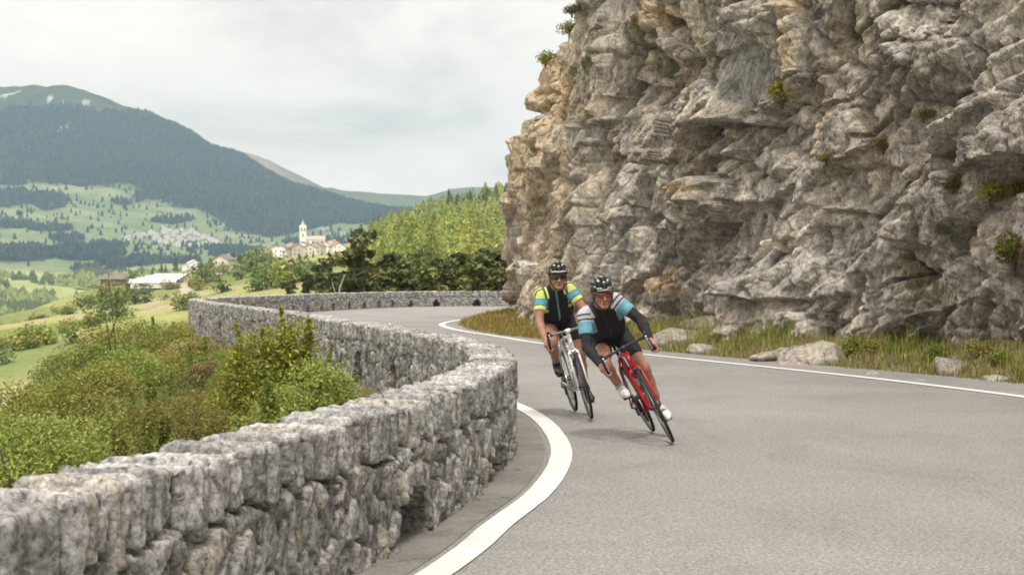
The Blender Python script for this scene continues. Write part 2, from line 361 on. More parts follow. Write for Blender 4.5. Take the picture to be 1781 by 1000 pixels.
# ------------------------------------------------------------------ land
def build_land():
    ang = np.concatenate([np.arange(-180, -26, 3.), np.arange(-26, 22, .16), np.arange(22, 180, 3.)]); rr = np.concatenate([np.geomspace(.6, 100, 150), np.geomspace(102.5, 2300, 170)])
    A, RR = np.meshgrid(R(1)*ang, rr, indexing='ij'); x = (np.sin(A)*RR).ravel(); y = (np.cos(A)*RR).ravel()
    z = ground_z(np.stack([x, y], 1)); d, s = WALLP.near(np.stack([x, y], 1)); dl = d-TH
    # colour of the land itself: bank soil and dry grass, mown and unmown meadow strips, forest floor
    n1 = fbm(x*.35, y*.35, 1., 4); n2 = fbm(x*2.2, y*2.2, 2., 3)
    bank = mixc(np.tile(np.array([.17, .165, .055], np.float32), (len(x), 1)), (.20, .165, .10), ss(-.2, .6, n1)); bank = mixc(bank, (.30, .27, .22), ss(.55, .8, n2+.3*n1)*.7)
    u = x*.8+y*.35+fbm(x*.012, y*.012, 4., 3)*40; strip = fbm(u*.018, (y-x*.3)*.004, 9., 3)
    mead = np.tile(np.array([.225, .265, .09], np.float32), (len(x), 1)); mead = mixc(mead, (.36, .375, .13), ss(-.15, .15, strip)); mead = mixc(mead, (.43, .36, .215), ss(.30, .5, strip+.2*n1))
    mead = mixc(mead, (.17, .22, .065), ss(.2, .55, fbm(x*.03, y*.03, 6., 4))*.6)
    dry = ss(500, 900, y)*ss(-230, -120, x)*ss(.0, .3, fbm(x*.01, y*.01, 2., 3)+.22); mead = mixc(mead, (.38, .31, .15), dry*.7)
    tan = np.exp(-(((x+44)/9)**2+((y-172)/26)**2)); mead = mixc(mead, (.52, .42, .26), np.clip(tan*1.6, 0, 1))
    wood = ss(-20, 25, x-(-.082*y-8))*ss(70, 110, y)*ss(1250, 1050, y); mead = mixc(mead, (.20, .22, .06), wood*.85)
    c = bank*(1-ss(14, 26, dl))[:, None]+mead*ss(14, 26, dl)[:, None]
    right = (dl < 0); dv, _ = VERGE.near(np.stack([x, y], 1)); vg = mixc(np.tile(np.array([.16, .15, .06], np.float32), (len(x), 1)), (.27, .23, .16), ss(-.3, .5, n2)); c = np.where((right & (np.hypot(x, y-40) < 190))[:, None], vg, c)
    f = grid_faces(len(ang), len(rr), True)
    t = NT('land'); co = t.pos(); cc = t.mix(t.attr(), t.ramp(t.noise(co, .9, 6, .65), [(.3, .62), (.7, 1.25)]), 1., 'MULTIPLY')
    cc = t.mix(cc, t.ramp(t.noise(co, 14, 4, .6), [(.3, .7), (.7, 1.2)]), .8, 'MULTIPLY')
    t.bsdf(cc, .95, t.bump(t.noise(co, 3, 6, .7), .6, .25), 0, .1)
    o = obj('ground', np.stack([x, y, z], 1), f, t.m, None, True, c); tag(o, 'grassy land falling from the road to meadows and a wooded hill', 'ground', kind='structure')
build_land()
# ------------------------------------------------------------------ road, gutter, white lines
def strip(name, left, right, z, mat, label, cat, n=500, cross=7, crown=0, kind='structure'):
    """sheet between two lists of points of equal length"""
    tt = np.linspace(0, 1, cross); V = left[:, None]*(1-tt[None, :, None])+right[:, None]*tt[None, :, None]
    V = np.concatenate([V, np.full(V.shape[:2]+(1,), z)], 2); V = V.reshape(-1, 3)
    o = obj(name, V, grid_faces(len(left), cross), mat, None, True); return tag(o, label, cat, kind=kind)
def road_mats():
    t = NT('asphalt'); co = t.pos()
    c = t.ramp(t.noise(co, .33, 5, .6, .5), [(.25, (.222, .218, .21)), (.55, (.265, .26, .25)), (.8, (.30, .295, .282))])
    sp = t.noise(co, 42, 5, .75); c = t.mix(c, t.ramp(sp, [(.34, .50), (.5, 1.0), (.66, 1.5)]), .9, 'MULTIPLY')
    v = t.n('ShaderNodeTexVoronoi'); v.inputs['Scale'].default_value = 90; t.l(co, v.inputs['Vector']); 
    bw = t.n('ShaderNodeRGBToBW'); t.l(v.outputs['Color'], bw.inputs[0]); c = t.mix(c, t.ramp(bw.outputs[0], [(.2, .72), (.8, 1.3)]), .7, 'MULTIPLY')
    st = t.noise(co, .8, 6, .7, 1.2, (1, .35, 1)); c = t.mix(c, t.ramp(st, [(.36, .82), (.5, 1.0)]), .6, 'MULTIPLY')
    t.bsdf(c, .82, t.bump(v.outputs['Distance'], .35, .006, t.bump(sp, .35, .008)), 0, .3); road = t.m
    t = NT('gutter_asphalt'); co = t.pos()
    c = t.ramp(t.noise(co, 1.4, 7, .7, .8), [(.3, (.165, .156, .14)), (.55, (.24, .23, .21)), (.8, (.31, .298, .272))])
    sp = t.noise(co, 60, 4, .7); c = t.mix(c, t.ramp(sp, [(.3, .6), (.7, 1.35)]), .8, 'MULTIPLY')
    v = t.n('ShaderNodeTexVoronoi', feature='DISTANCE_TO_EDGE'); v.inputs['Scale'].default_value = .55
    wv = t.n('ShaderNodeVectorMath', operation='ADD'); nz = t.n('ShaderNodeTexNoise'); nz.inputs['Scale'].default_value = 2.5; nz.inputs['Detail'].default_value = 5; t.l(co, nz.inputs['Vector'])
    t.l(co, wv.inputs[0]); t.l(nz.outputs['Color'], wv.inputs[1]); t.l(wv.outputs[0], v.inputs['Vector'])
    c = t.mix(c, t.ramp(v.outputs['Distance'], [(.0, .5), (.008, 1.)]), 1., 'MULTIPLY')
    t.bsdf(c, .9, t.bump(sp, .5, .008, t.bump(t.ramp(v.outputs['Distance'], [(0, 0.), (.01, 1.)]), .6, .01)), 0, .2); gut = t.m
    t = NT('road_paint'); co = t.pos()
    c = t.ramp(t.noise(co, 25, 6, .75), [(.28, (.44, .42, .39)), (.40, (.74, .725, .69)), (.7, (.83, .815, .78))]); c = t.mix(c, t.ramp(t.noise(co, 2.2, 4, .6), [(.3, .86), (.6, 1.)]), 1., 'MULTIPLY')
    t.bsdf(c, .6, t.bump(t.noise(co, 60, 4), .3, .004), 0, .4); paint = t.m
    return road, gut, paint
M_ROAD, M_GUT, M_PAINT = road_mats()
def build_road():
    t = np.linspace(0, WALLP.L, 700); l = WALLP.at(t)+WALLP.nrm(t)*.15
    _, sv = VERGE.near(l); sv = np.maximum.accumulate(np.convolve(np.pad(sv, 30, 'edge'), np.ones(61)/61, 'valid')); r = VERGE.at(sv)-VERGE.nrm(sv)*.1
    strip('road', l, r, 0., M_ROAD, 'grey asphalt mountain road bending left between wall and cliff', 'road', cross=9)
    t = np.linspace(0, LINE_L.L, 400); r = LINE_L.at(t)+LINE_L.nrm(t)*.13
    _, sl = WALLP.near(r); sl = np.maximum.accumulate(sl); l = WALLP.at(sl)+WALLP.nrm(sl)*.12
    strip('gutter', l, r, .004, M_GUT, 'dark cracked asphalt gutter along the foot of the stone wall', 'gutter', cross=5)
    for P, wd, lab, cat in ((LINE_L, .17, 'thick white line painted on the road along the gutter by the stone wall', 'road marking'), (LINE_R, .18, 'long white edge line painted on the road along the grass below the cliff', 'road marking')):
        s = np.linspace(0, P.L, 800); j = .003*fbm(s*3, s*0, 1., 3)
        strip('edge_line', P.at(s)+P.nrm(s)*(wd/2+j)[:, None], P.at(s)-P.nrm(s)*(wd/2+.003*fbm(s*3, s*0, 9., 3))[:, None], .008, M_PAINT, lab, cat, cross=2)
build_road()
# ------------------------------------------------------------------ the far side of the valley
def mtn_ctl():
    P = []
    def w(px, py, d): P.append(W(px, py, d))
    ridge = [(-420,150,4900),(-150,146,4750),(0,153,4650),(60,154,4620),(100,160,4550),(150,173,4500),(200,183,4420),(260,207,4360),(330,238,4300),(420,278,4200),(500,322,4100),(560,344,4000),(640,362,3900),(700,378,3850),(820,400,3800),(1000,420,3700),(1300,400,3700)]
    for a in ridge:
        w(*a); P.append((W(*a)[0]*1.22, a[2]+1000, W(*a)[2]-260))
    for a in [(-300,260,4200),(-100,250,4100),(100,260,4050),(300,310,3850),(450,350,3600),(560,385,3500),(0,330,3600),(150,340,3550),(300,370,3400),(430,395,3250),(-200,340,3600),(-200,430,2700),
              (0,400,3000),(150,400,3000),(300,418,2950),(420,425,2900),(560,425,2900),(700,430,2900),(0,455,2350),(150,460,2350),(300,470,2250),(450,470,2250),(600,470,2300),(800,470,2300),
              (-150,500,1850),(40,492,1850),(130,500,1800),(250,505,1900),(400,510,1950),(600,500,2000),(40,540,1480),(-200,560,1450),(130,565,1480),(300,590,1600),(500,590,1650),(900,520,2000)]: w(*a)
    return np.array(P)
ZM = RBF(mtn_ctl(), 1000.)
def mtn_z(xy):
    x, y = np.asarray(xy).T; z = ZM(np.stack([x, y], 1))
    k = ss(1400, 3200, y); q = x/700.; 
    return z+k*(38*ridged(x*.0011, y*.0008, 1., 4)-30)*ss(2600, 4300, y)*.8+k*26*fbm(x*.0022, y*.0018, 2., 4)+5*fbm(x*.012, y*.012, 3., 3)
def mtn_masks(x, y, z):
    px = CX+F*x/y; py = HY-F*(z-CH)/y
    n1 = fbm(x*.0022, y*.0016, 11., 4); n2 = fbm(x*.008, y*.006, 12., 3)
    line = np.interp(px, [-400, 0, 60, 150, 250, 400, 500, 620, 900], [285, 292, 296, 318, 338, 378, 398, 396, 400])+26*n1+10*n2
    forest = ss(-6, 6, line-py)
    below = 1-forest
    patch = np.zeros_like(px)
    for cx, cy, rx, ry in ((20,345,55,20),(80,350,40,14),(150,440,60,16),(30,445,60,16),(230,458,80,9),(215,352,30,8),(300,384,40,6),(400,392,50,6),(400,440,50,6),(90,398,40,5),(560,425,60,8),(300,455,50,5),(20,318,40,6),(20,392,40,5),(180,470,60,6),(120,415,30,6)):
        e = np.hypot((px-cx)/rx, (py-cy)/ry)+.42*n2+.25*n1; patch = np.maximum(patch, ss(1.12, .88, e))
    valley = ss(468, 478, py+12*n2)
    forest = np.maximum(forest, below*patch*(1-valley))
    alp = ss(14, 0, py-np.interp(px, [-400, 0, 100, 200, 300, 420], [178, 182, 176, 184, 200, 240])+10*n2)*ss(330, 240, px)      # above the tree line
    return px, py, forest*(1-alp*.85), valley, alp, n1, n2
def build_mountain():
    ang = np.arange(-31, 20, .085); rr = np.geomspace(1350, 6000, 240)
    A, RR = np.meshgrid(R(1)*ang, rr, indexing='ij'); x = (np.sin(A)*RR).ravel(); y = (np.cos(A)*RR).ravel(); z = mtn_z(np.stack([x, y], 1))
    px, py, fo, va, alp, n1, n2 = mtn_masks(x, y, z)
    fields = fbm(x*.004, y*.012, 15., 3)
    c = np.tile(np.array([.185, .235, .13], np.float32), (len(x), 1)); c = mixc(c, (.235, .265, .15), ss(0, .3, fields)); c = mixc(c, (.17, .22, .10), ss(0, -.35, fields)*.8)
    c = mixc(c, (.36, .38, .15), va*.8)
    c = mixc(c, (.030, .064, .074), fo); c = mixc(c, (.046, .068, .052), alp*.9)  # forest colour pushed to blue, carrying part of the distance haze
    snow = alp*ss(.74, .80, fbm(x*.022, y*.010, 21., 4)+.37*np.exp(-((px-72)/50)**2-((py-169)/10)**2)+.2*np.exp(-((px-20)/30)**2-((py-162)/8)**2)); c = mixc(c, (.55, .56, .57), snow*.7)
    scar = np.zeros_like(px)
    for cx, cy, rx, ry, rot in ((545,392,50,7,.22),(115,222,18,9,0),(50,236,26,3,0),(385,390,22,5,0),(15,343,12,6,0),(30,388,10,4,0)):
        a = (px-cx)*math.cos(rot)+(py-cy)*math.sin(rot); b = -(px-cx)*math.sin(rot)+(py-cy)*math.cos(rot); scar = np.maximum(scar, ss(1.15, .7, np.hypot(a/rx, b/ry)+.5*np.abs(n2)))
    c = mixc(c, (.40, .40, .38), scar*.6)
    t = NT('mountain_land'); co = t.pos(); cc = t.mix(t.attr(), t.ramp(t.noise(co, .02, 7, .7), [(.3, .65), (.7, 1.3)]), .9, 'MULTIPLY'); t.bsdf(cc, 1., None, 0, .05)
    o = obj('mountain', np.stack([x, y, z], 1), grid_faces(len(ang), len(rr)), t.m, None, True, c); tag(o, 'long forested mountain across the valley with a trace of snow on top', 'mountain', kind='structure')
    # the paler ridge behind it
    ang = np.arange(-16, 12, .12); rr = np.geomspace(5150, 6150, 40); top = np.interp(CX+F*np.tan(R(1)*ang), [0, 300, 380, 430, 470, 520, 562, 640, 690, 740, 790, 880, 1200], [300, 255, 250, 264, 276, 300, 321, 330, 333, 335, 330, 322, 318])
    A, RR = np.meshgrid(R(1)*ang, rr, indexing='ij'); x = (np.sin(A)*RR); y = (np.cos(A)*RR); crest = CH+(HY-top)[:, None]/F*5600*np.cos(A)
    z = crest-np.abs(y-5600*np.cos(A))*.34+16*ridged(x*.0016, y*.0012, 31., 4)-18+5*fbm(x*.01, y*.01, 4., 3)
    n = fbm(x*.003, y*.002, 33., 4); pxx = CX+F*x/y; c = mixc(np.tile(np.array([.26, .225, .17], np.float32), x.shape+(1,)), (.09, .12, .06), np.clip(ss(-.1, .3, n)*.4+ss(520, 580, pxx), 0, 1)*.85)
    o = obj('mountain', np.stack([x, y, z], -1).reshape(-1, 3), grid_faces(len(ang), len(rr)), t.m, None, True, c.reshape(-1, 3)); tag(o, 'bare brownish ridge showing behind the forested mountain', 'mountain', kind='structure')
build_mountain()
def cone_trees(xy, zf, h, w, cols, rng, n=5):
    """many simple conifers as one mesh (far-off wood)"""
    k = len(xy); z0 = zf(xy)-.5; ph = np.arange(n)/n*2*math.pi
    V = np.zeros((k, 2*n+2, 3), np.float32); C = np.zeros((k, 2*n+2, 3), np.float32); rot = rng.uniform(0, 6.28, k)
    for t_, (zz, rr_) in enumerate(((.08, 1.0), (.42, .70))):
        a = ph[None]+rot[:, None]+t_*.6; jr = rng.uniform(.7, 1.25, (k, n))
        V[:, t_*n:(t_+1)*n, 0] = xy[:, :1]+np.cos(a)*w[:, None]*rr_*jr; V[:, t_*n:(t_+1)*n, 1] = xy[:, 1:]+np.sin(a)*w[:, None]*rr_*jr; V[:, t_*n:(t_+1)*n, 2] = (z0+h*zz)[:, None]
    V[:, 2*n, :2] = xy; V[:, 2*n, 2] = z0+h*.62; V[:, 2*n+1, :2] = xy+rng.normal(0, .03, (k, 2))*h[:, None]; V[:, 2*n+1, 2] = z0+h
    C[:] = cols[:, None]
    b = (np.arange(k)*(2*n+2))[:, None]; Fs = []
    for t_ in (0, 1):
        for i in range(n): Fs.append(np.hstack([b+t_*n+i, b+t_*n+(i+1) % n, b+2*n+t_]))
    return V.reshape(-1, 3), np.vstack(Fs), C.reshape(-1, 3)
M_FARLEAF = leafmat('far_foliage', 0, 0, .15, .8)
def build_far_woods():
    rng = rs(5); N_ = 120000
    a = rng.uniform(R(-20), R(1.5), N_); r = np.sqrt(rng.uniform(2100**2, 4800**2, N_)); xy = np.stack([np.sin(a)*r, np.cos(a)*r], 1); z = mtn_z(xy)
    px, py, fo, va, alp, n1, n2 = mtn_masks(xy[:, 0], xy[:, 1], z); keep = (fo > rng.uniform(.3, 1.1, N_)) & (px > -130) & (px < 900) | ((rng.uniform(0, 1, N_) < .02) & (py > 300) & (px > -100) & (va < .3))
    xy = xy[keep]; k = len(xy); h = rng.uniform(6, 13, k); c = np.array([.030, .062, .070])*rng.uniform(.6, 1.6, (k, 1)); c += (rng.uniform(0, 1, (k, 1)) < .12)*np.array([.03, .035, .0])  # tree colour tinted blue like the forest below, for haze
    V, Fq, C = cone_trees(xy, mtn_z, h, h*rng.uniform(.28, .42, k), c, rng); o = obj('conifer_forest', V, Fq, M_FARLEAF, None, False, C); tag(o, 'dark conifer forest covering the far mountain slope', 'forest', kind='stuff')
    N_ = 9000; a = rng.uniform(R(-19), R(-11), N_); r = np.sqrt(rng.uniform(1420**2, 2150**2, N_)); xy = np.stack([np.sin(a)*r, np.cos(a)*r], 1); z = mtn_z(xy)
    px, py, fo, va, alp, n1, n2 = mtn_masks(xy[:, 0], xy[:, 1], z); keep = (va > .5) & (fbm(xy[:, 0]*.008, xy[:, 1]*.006, 40., 3) > .0+rng.uniform(-.15, .15, N_))
    xy = xy[keep]; k = len(xy); h = rng.uniform(7, 14, k); c = np.array([.22, .26, .085])*rng.uniform(.6, 1.5, (k, 1)); dk = (fbm(xy[:, 0]*.006, xy[:, 1]*.006, 42., 2) < -.15)[:, None]; c = np.where(dk, np.array([.10, .135, .065]), c)
    V, Fq, C = cone_trees(xy, mtn_z, h, h*rng.uniform(.38, .55, k), c, rng, 6); o = obj('valley_woodland', V, Fq, M_FARLEAF, None, False, C); tag(o, 'light green woodland on the valley floor below the mountain', 'woodland', kind='stuff')
build_far_woods()
# ------------------------------------------------------------------ the dry stone parapet: coping slabs on edge over rubble, with drain holes at road level
HW = .73
def stone_mat():
    t = NT('wall_stone'); co = t.pos(); c = t.attr()
    n = t.noise(co, 7, 9, .74, .6); c = t.mix(c, t.ramp(n, [(.30, .50), (.46, 1.0), (.64, 1.55)]), .95, 'MULTIPLY')
    c = t.mix(c, t.ramp(t.noise(co, 34, 7, .78), [(.36, .30), (.5, 1.), (.64, 1.7)]), .95, 'MULTIPLY')
    li = t.noise(co, 15, 8, .75, .8); c = t.mix(c, (.060, .058, .054), t.ramp(li, [(.56, 0.), (.63, .85)]))       # black lichen
    lw = t.noise(co, 5.5, 8, .74, .8); c = t.mix(c, (.66, .64, .60), t.ramp(lw, [(.56, 0.), (.66, .7)]))             # pale lichen
    li2 = t.noise(co, 48, 5, .7); c = t.mix(c, (.07, .067, .06), t.ramp(li2, [(.63, 0.), (.69, .65)]))
    nm = t.bump(t.noise(co, 30, 8, .72), .55, .03); nm = t.bump(t.noise(co, 110, 4, .7), .4, .008, nm)
    return t.bsdf(c, .93, nm, 0, .15)
M_STONE = stone_mat()
def build_wall():
    L = WALLP.L; s14 = WALLP.near(np.array([[-1.49, 4.85]]))[1][0]; s13 = WALLP.near(np.array([[.0, 14.]]))[1][0]; s28 = WALLP.near(np.array([[-3.3, 29.5]]))[1][0]
    s = np.concatenate([np.arange(0, s14-1.2, .06), np.arange(s14-1.2, s13, .0105), np.arange(s13, s28, .016), np.arange(s28, s28+28, .035), np.arange(s28+28, L, .05)])
    # profile: (offset to the left, height, normal offset, normal height)
    prof = []
    for z in np.arange(-.12, HW-.035, .0125): prof.append((0, z, -1, 0))
    for a in np.linspace(0, 90, 6): prof.append((.035-.035*math.cos(R(a)), HW-.035+.035*math.sin(R(a)), -math.cos(R(a)), math.sin(R(a))))
    for x in np.arange(.045, TH-.035, .014): prof.append((x, HW, 0, 1))
    for a in np.linspace(0, 90, 6): prof.append((TH-.035+.035*math.sin(R(a)), HW-.035+.035*math.cos(R(a)), math.sin(R(a)), math.cos(R(a))))
    for z in np.concatenate([np.arange(HW-.05, -.6, -.0145), np.arange(-.6, -1.7, -.06)]): prof.append((TH, z, 1, 0))
    prof = np.array(prof); n_in = int(np.sum(prof[:, 2] == -1)); na, nb = len(s), len(prof)
    inner = prof[:, 0] < TH/2
    S, K = np.meshgrid(s, np.arange(nb), indexing='ij'); o = prof[K, 0]; z = prof[K, 1]; no = prof[K, 2]; nz = prof[K, 3]
    side = np.where(prof[K, 0] < TH/2, 0., 40.)
    # coping: slab boundaries along s
    rng = rs(11); bnd = [-.1]
    while bnd[-1] < L+1: bnd.append(bnd[-1]+(rng.choice([.085, .115, .145, .185, .27], p=[.28, .34, .22, .12, .04])*rng.uniform(.85, 1.15)))
    bnd = np.array(bnd); nst = len(bnd); offs = rng.uniform(-.015, .03, nst); hgt = rng.uniform(-.022, .022, nst); bot = rng.uniform(.42, .53, nst); tone = rng.uniform(0, 1, nst); tilt = rng.normal(0, .09, nst); wrm = rng.uniform(0, 1, nst); ctw = rng.normal(0, .12, nst)
    Sw = S+.022*pn(S*4, o*5, z*5)+.012*pn(S*13, o*9, z*9+3)+.02*(o-TH/2)*np.sin(S*2.1)
    idx = np.clip(np.searchsorted(bnd, Sw)-1, 0, nst-2); lo = bnd[idx]; hi = bnd[idx+1]; e = np.minimum(Sw-lo, hi-Sw); mid = (lo+hi)/2; half = (hi-lo)/2
    sb = bot[idx]+.028*pn(S*9, z*0+side, 1.)
    cope = (z > sb) | (nz > .3)
    vert = np.clip(z-sb, 0, 1)
    eb = np.where(nz > .3, 9, np.where(cope, vert, 9)); ee = np.minimum(e, eb*.8)
    gro = 1-ss(.004, .017+.010*h2(idx, idx, 5), ee+.008*fbm(S*22, z*22+side, o*22, 3)); rnd = -np.clip(.03-ee, 0, .03)**2/.03*.5
    dc = offs[idx]*np.where(nz > .7, 0, 1)+hgt[idx]*nz+tilt[idx]*(Sw-mid)*(.5+.5*nz)+rnd-.085*gro+(h2(idx, idx, 9)-.5)*.5*(Sw-mid)*(nz < .5)
    dc = dc+np.where(nz < .5, ctw[idx]*(z-.6)*.35, 0)
    # rubble below
    zz = z/.20+.35*pn(S*3, z*3+side, 2.); xx = S/.14+.5*pn(S*3.3, z*3.7+side, 6.)+side
    F1, F2, r1, r2, vx, vy = vor(xx, zz, 5, .95); eg = F2-F1
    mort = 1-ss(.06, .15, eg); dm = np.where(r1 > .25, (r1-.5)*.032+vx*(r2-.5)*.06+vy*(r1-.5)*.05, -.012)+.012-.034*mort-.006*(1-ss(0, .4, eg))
    small = r1 <= .12
    D = np.where(cope, dc, dm-.004)
    sbd = np.abs(z-sb); D = D-.02*(1-ss(0, .02, sbd))*np.where(nz > .3, 0, 1)
    # rough split faces
    G1, G2, g1, g2, gx, gy = vor(S*10+side+.5*o, z*8.5+.3*S+o*6, 21, .95); D = D+(gx*(g1-.5)+gy*(g2-.5))*.030-.004*(1-ss(0, .06, G2-G1))
    a1 = fbm(S*9, z*9+side, o*9, 4, gain=.55); a2 = ridged(S*16+side, z*11, o*16, 3); a3 = np.minimum(0, fbm(S*30, z*24+side, o*30, 3)+.15)
    D = D+.0045*a1+.003*a2+.008*a3+.003*fbm(S*48, z*48+side, o*48, 2)
    # drain holes right through the foot
    hs = [np.array(p) for p in ((-.535, 8.85), (-.14, 11.75), (.005, 14.6))]
    holes = [(WALLP.near(h[None])[1][0], (.30, .30, .3)[k], (.30, .26, .24)[k], -1) for k, h in enumerate(hs)]
    for px, dd in ((624, 23.8), (710, 21.2), (543, 28.6), (378, 41.5), (345, 46.2)): 
        X, Y, _ = W(px, 650, dd); holes.append((WALLP.near(np.array([[X, Y]]))[1][0], .27, .36, 1))
    st = s28+27
    while st < L-4: holes.append((st, .19, .33, -1)); st += rng.uniform(1.5, 2.3)
    inh = np.zeros(S.shape, bool)
    for hc, hw_, hh, sd_ in holes:
        u = np.abs(S-hc+.03*pn(z*9, S*5, 3.))/hw_; v = np.clip((z+.13)/(hh+.13), 0, 1.2)
        wid = np.sqrt(np.clip(1-np.clip((v-.45)/.55, 0, 1)**1.7, 0, 1))
        ins = (u < wid) & (z < hh) & (z > -.13) & (no*sd_ > .9)
        inh |= ins; rim = (u < wid*1.25+.2) & (z < hh+.1) & ~ins & (no*sd_ > .9)
        D = np.where(ins, -.30-.04*ss(1, .4, u/np.maximum(wid, .05)), np.where(rim, D+.012, D))
    p = WALLP.at(s); nn = WALLP.nrm(s); off = o+no*D
    X = p[:, None, 0]+nn[:, None, 0]*off; Y = p[:, None, 1]+nn[:, None, 1]*off; Z = z+nz*D
    lean = np.clip(z-.0, 0, 1)*.0
    # stone by stone colour, mortar between
    base = np.where(cope, .215+.165*tone[idx], .185+.175*r1)[..., None]*np.array([1., .985, .955], np.float32)
    warm = np.where(cope, wrm[idx], r2); base = np.where((warm > .84)[..., None], base*np.array([1.05, 1.0, .90], np.float32), base); base = np.where((warm < .15)[..., None], base*np.array([.84, .84, .84], np.float32), base)
    top_lit = np.where(nz > .6, 1.18, 1.0); base = base*top_lit[..., None]  # upward faces painted lighter, standing in for skylight on them
    mm = np.where(cope, gro*.9, mort); base = mixc(base, (.22, .205, .18), mm*.9); base = np.where(inh[..., None], np.array([.10, .095, .088], np.float32), base)  # drain hole insides painted dark to deepen the shade in them
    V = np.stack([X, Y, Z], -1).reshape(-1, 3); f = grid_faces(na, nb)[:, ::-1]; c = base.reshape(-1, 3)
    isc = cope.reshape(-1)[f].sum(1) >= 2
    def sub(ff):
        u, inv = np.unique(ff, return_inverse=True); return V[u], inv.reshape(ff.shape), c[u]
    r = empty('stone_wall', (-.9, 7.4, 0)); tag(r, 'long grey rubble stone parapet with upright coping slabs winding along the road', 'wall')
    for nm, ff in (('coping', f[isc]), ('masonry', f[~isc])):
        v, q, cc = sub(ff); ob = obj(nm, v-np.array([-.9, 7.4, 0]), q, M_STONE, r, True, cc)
build_wall()
# ------------------------------------------------------------------ the cliff
def poly_d(px, py, P):
    """distance to a polyline and signed side (above positive), in photograph units, plus position along it"""
    best = np.full(px.shape, 1e9, np.float32); sg = np.zeros(px.shape, np.float32)
    for (x0, y0), (x1, y1) in zip(P[:-1], P[1:]):
        L2 = (x1-x0)**2+(y1-y0)**2; t = np.clip(((px-x0)*(x1-x0)+(py-y0)*(y1-y0))/L2, 0, 1); qx = x0+t*(x1-x0); qy = y0+t*(y1-y0)
        d = np.hypot(px-qx, py-qy); m = d < best; best = np.where(m, d, best)
        sg = np.where(m, np.sign(-((x1-x0)*(py-y0)-(y1-y0)*(px-x0))), sg)
    return best, sg
def rock_mat(name='cliff_rock'):
    t = NT(name); co = t.pos(); c = t.attr()
    n = t.noise(co, 1.7, 9, .72, .6); c = t.mix(c, t.ramp(n, [(.32, .50), (.5, 1.0), (.68, 1.5)]), .9, 'MULTIPLY')
    c = t.mix(c, t.ramp(t.noise(co, 9, 8, .75, .5, (1, 1, .6)), [(.34, .42), (.5, 1.), (.66, 1.6)]), .9, 'MULTIPLY')
    c = t.mix(c, t.ramp(t.noise(co, 40, 5, .75), [(.34, .55), (.66, 1.45)]), .85, 'MULTIPLY')
    c = t.mix(c, (.085, .078, .068), t.ramp(t.noise(co, 4.2, 7, .7, 1.4), [(.56, 0.), (.65, .75)]))
    c = t.mix(c, (.52, .50, .46), t.ramp(t.noise(co, 3.1, 8, .72, .9), [(.58, 0.), (.68, .65)]))
    nm = t.bump(t.noise(co, 7, 10, .72, .4), .35, .08); nm = t.bump(t.noise(co, 38, 6, .72), .4, .02, nm)
    return t.bsdf(c, .94, nm, 0, .15)
M_ROCK = rock_mat()
CL = {}
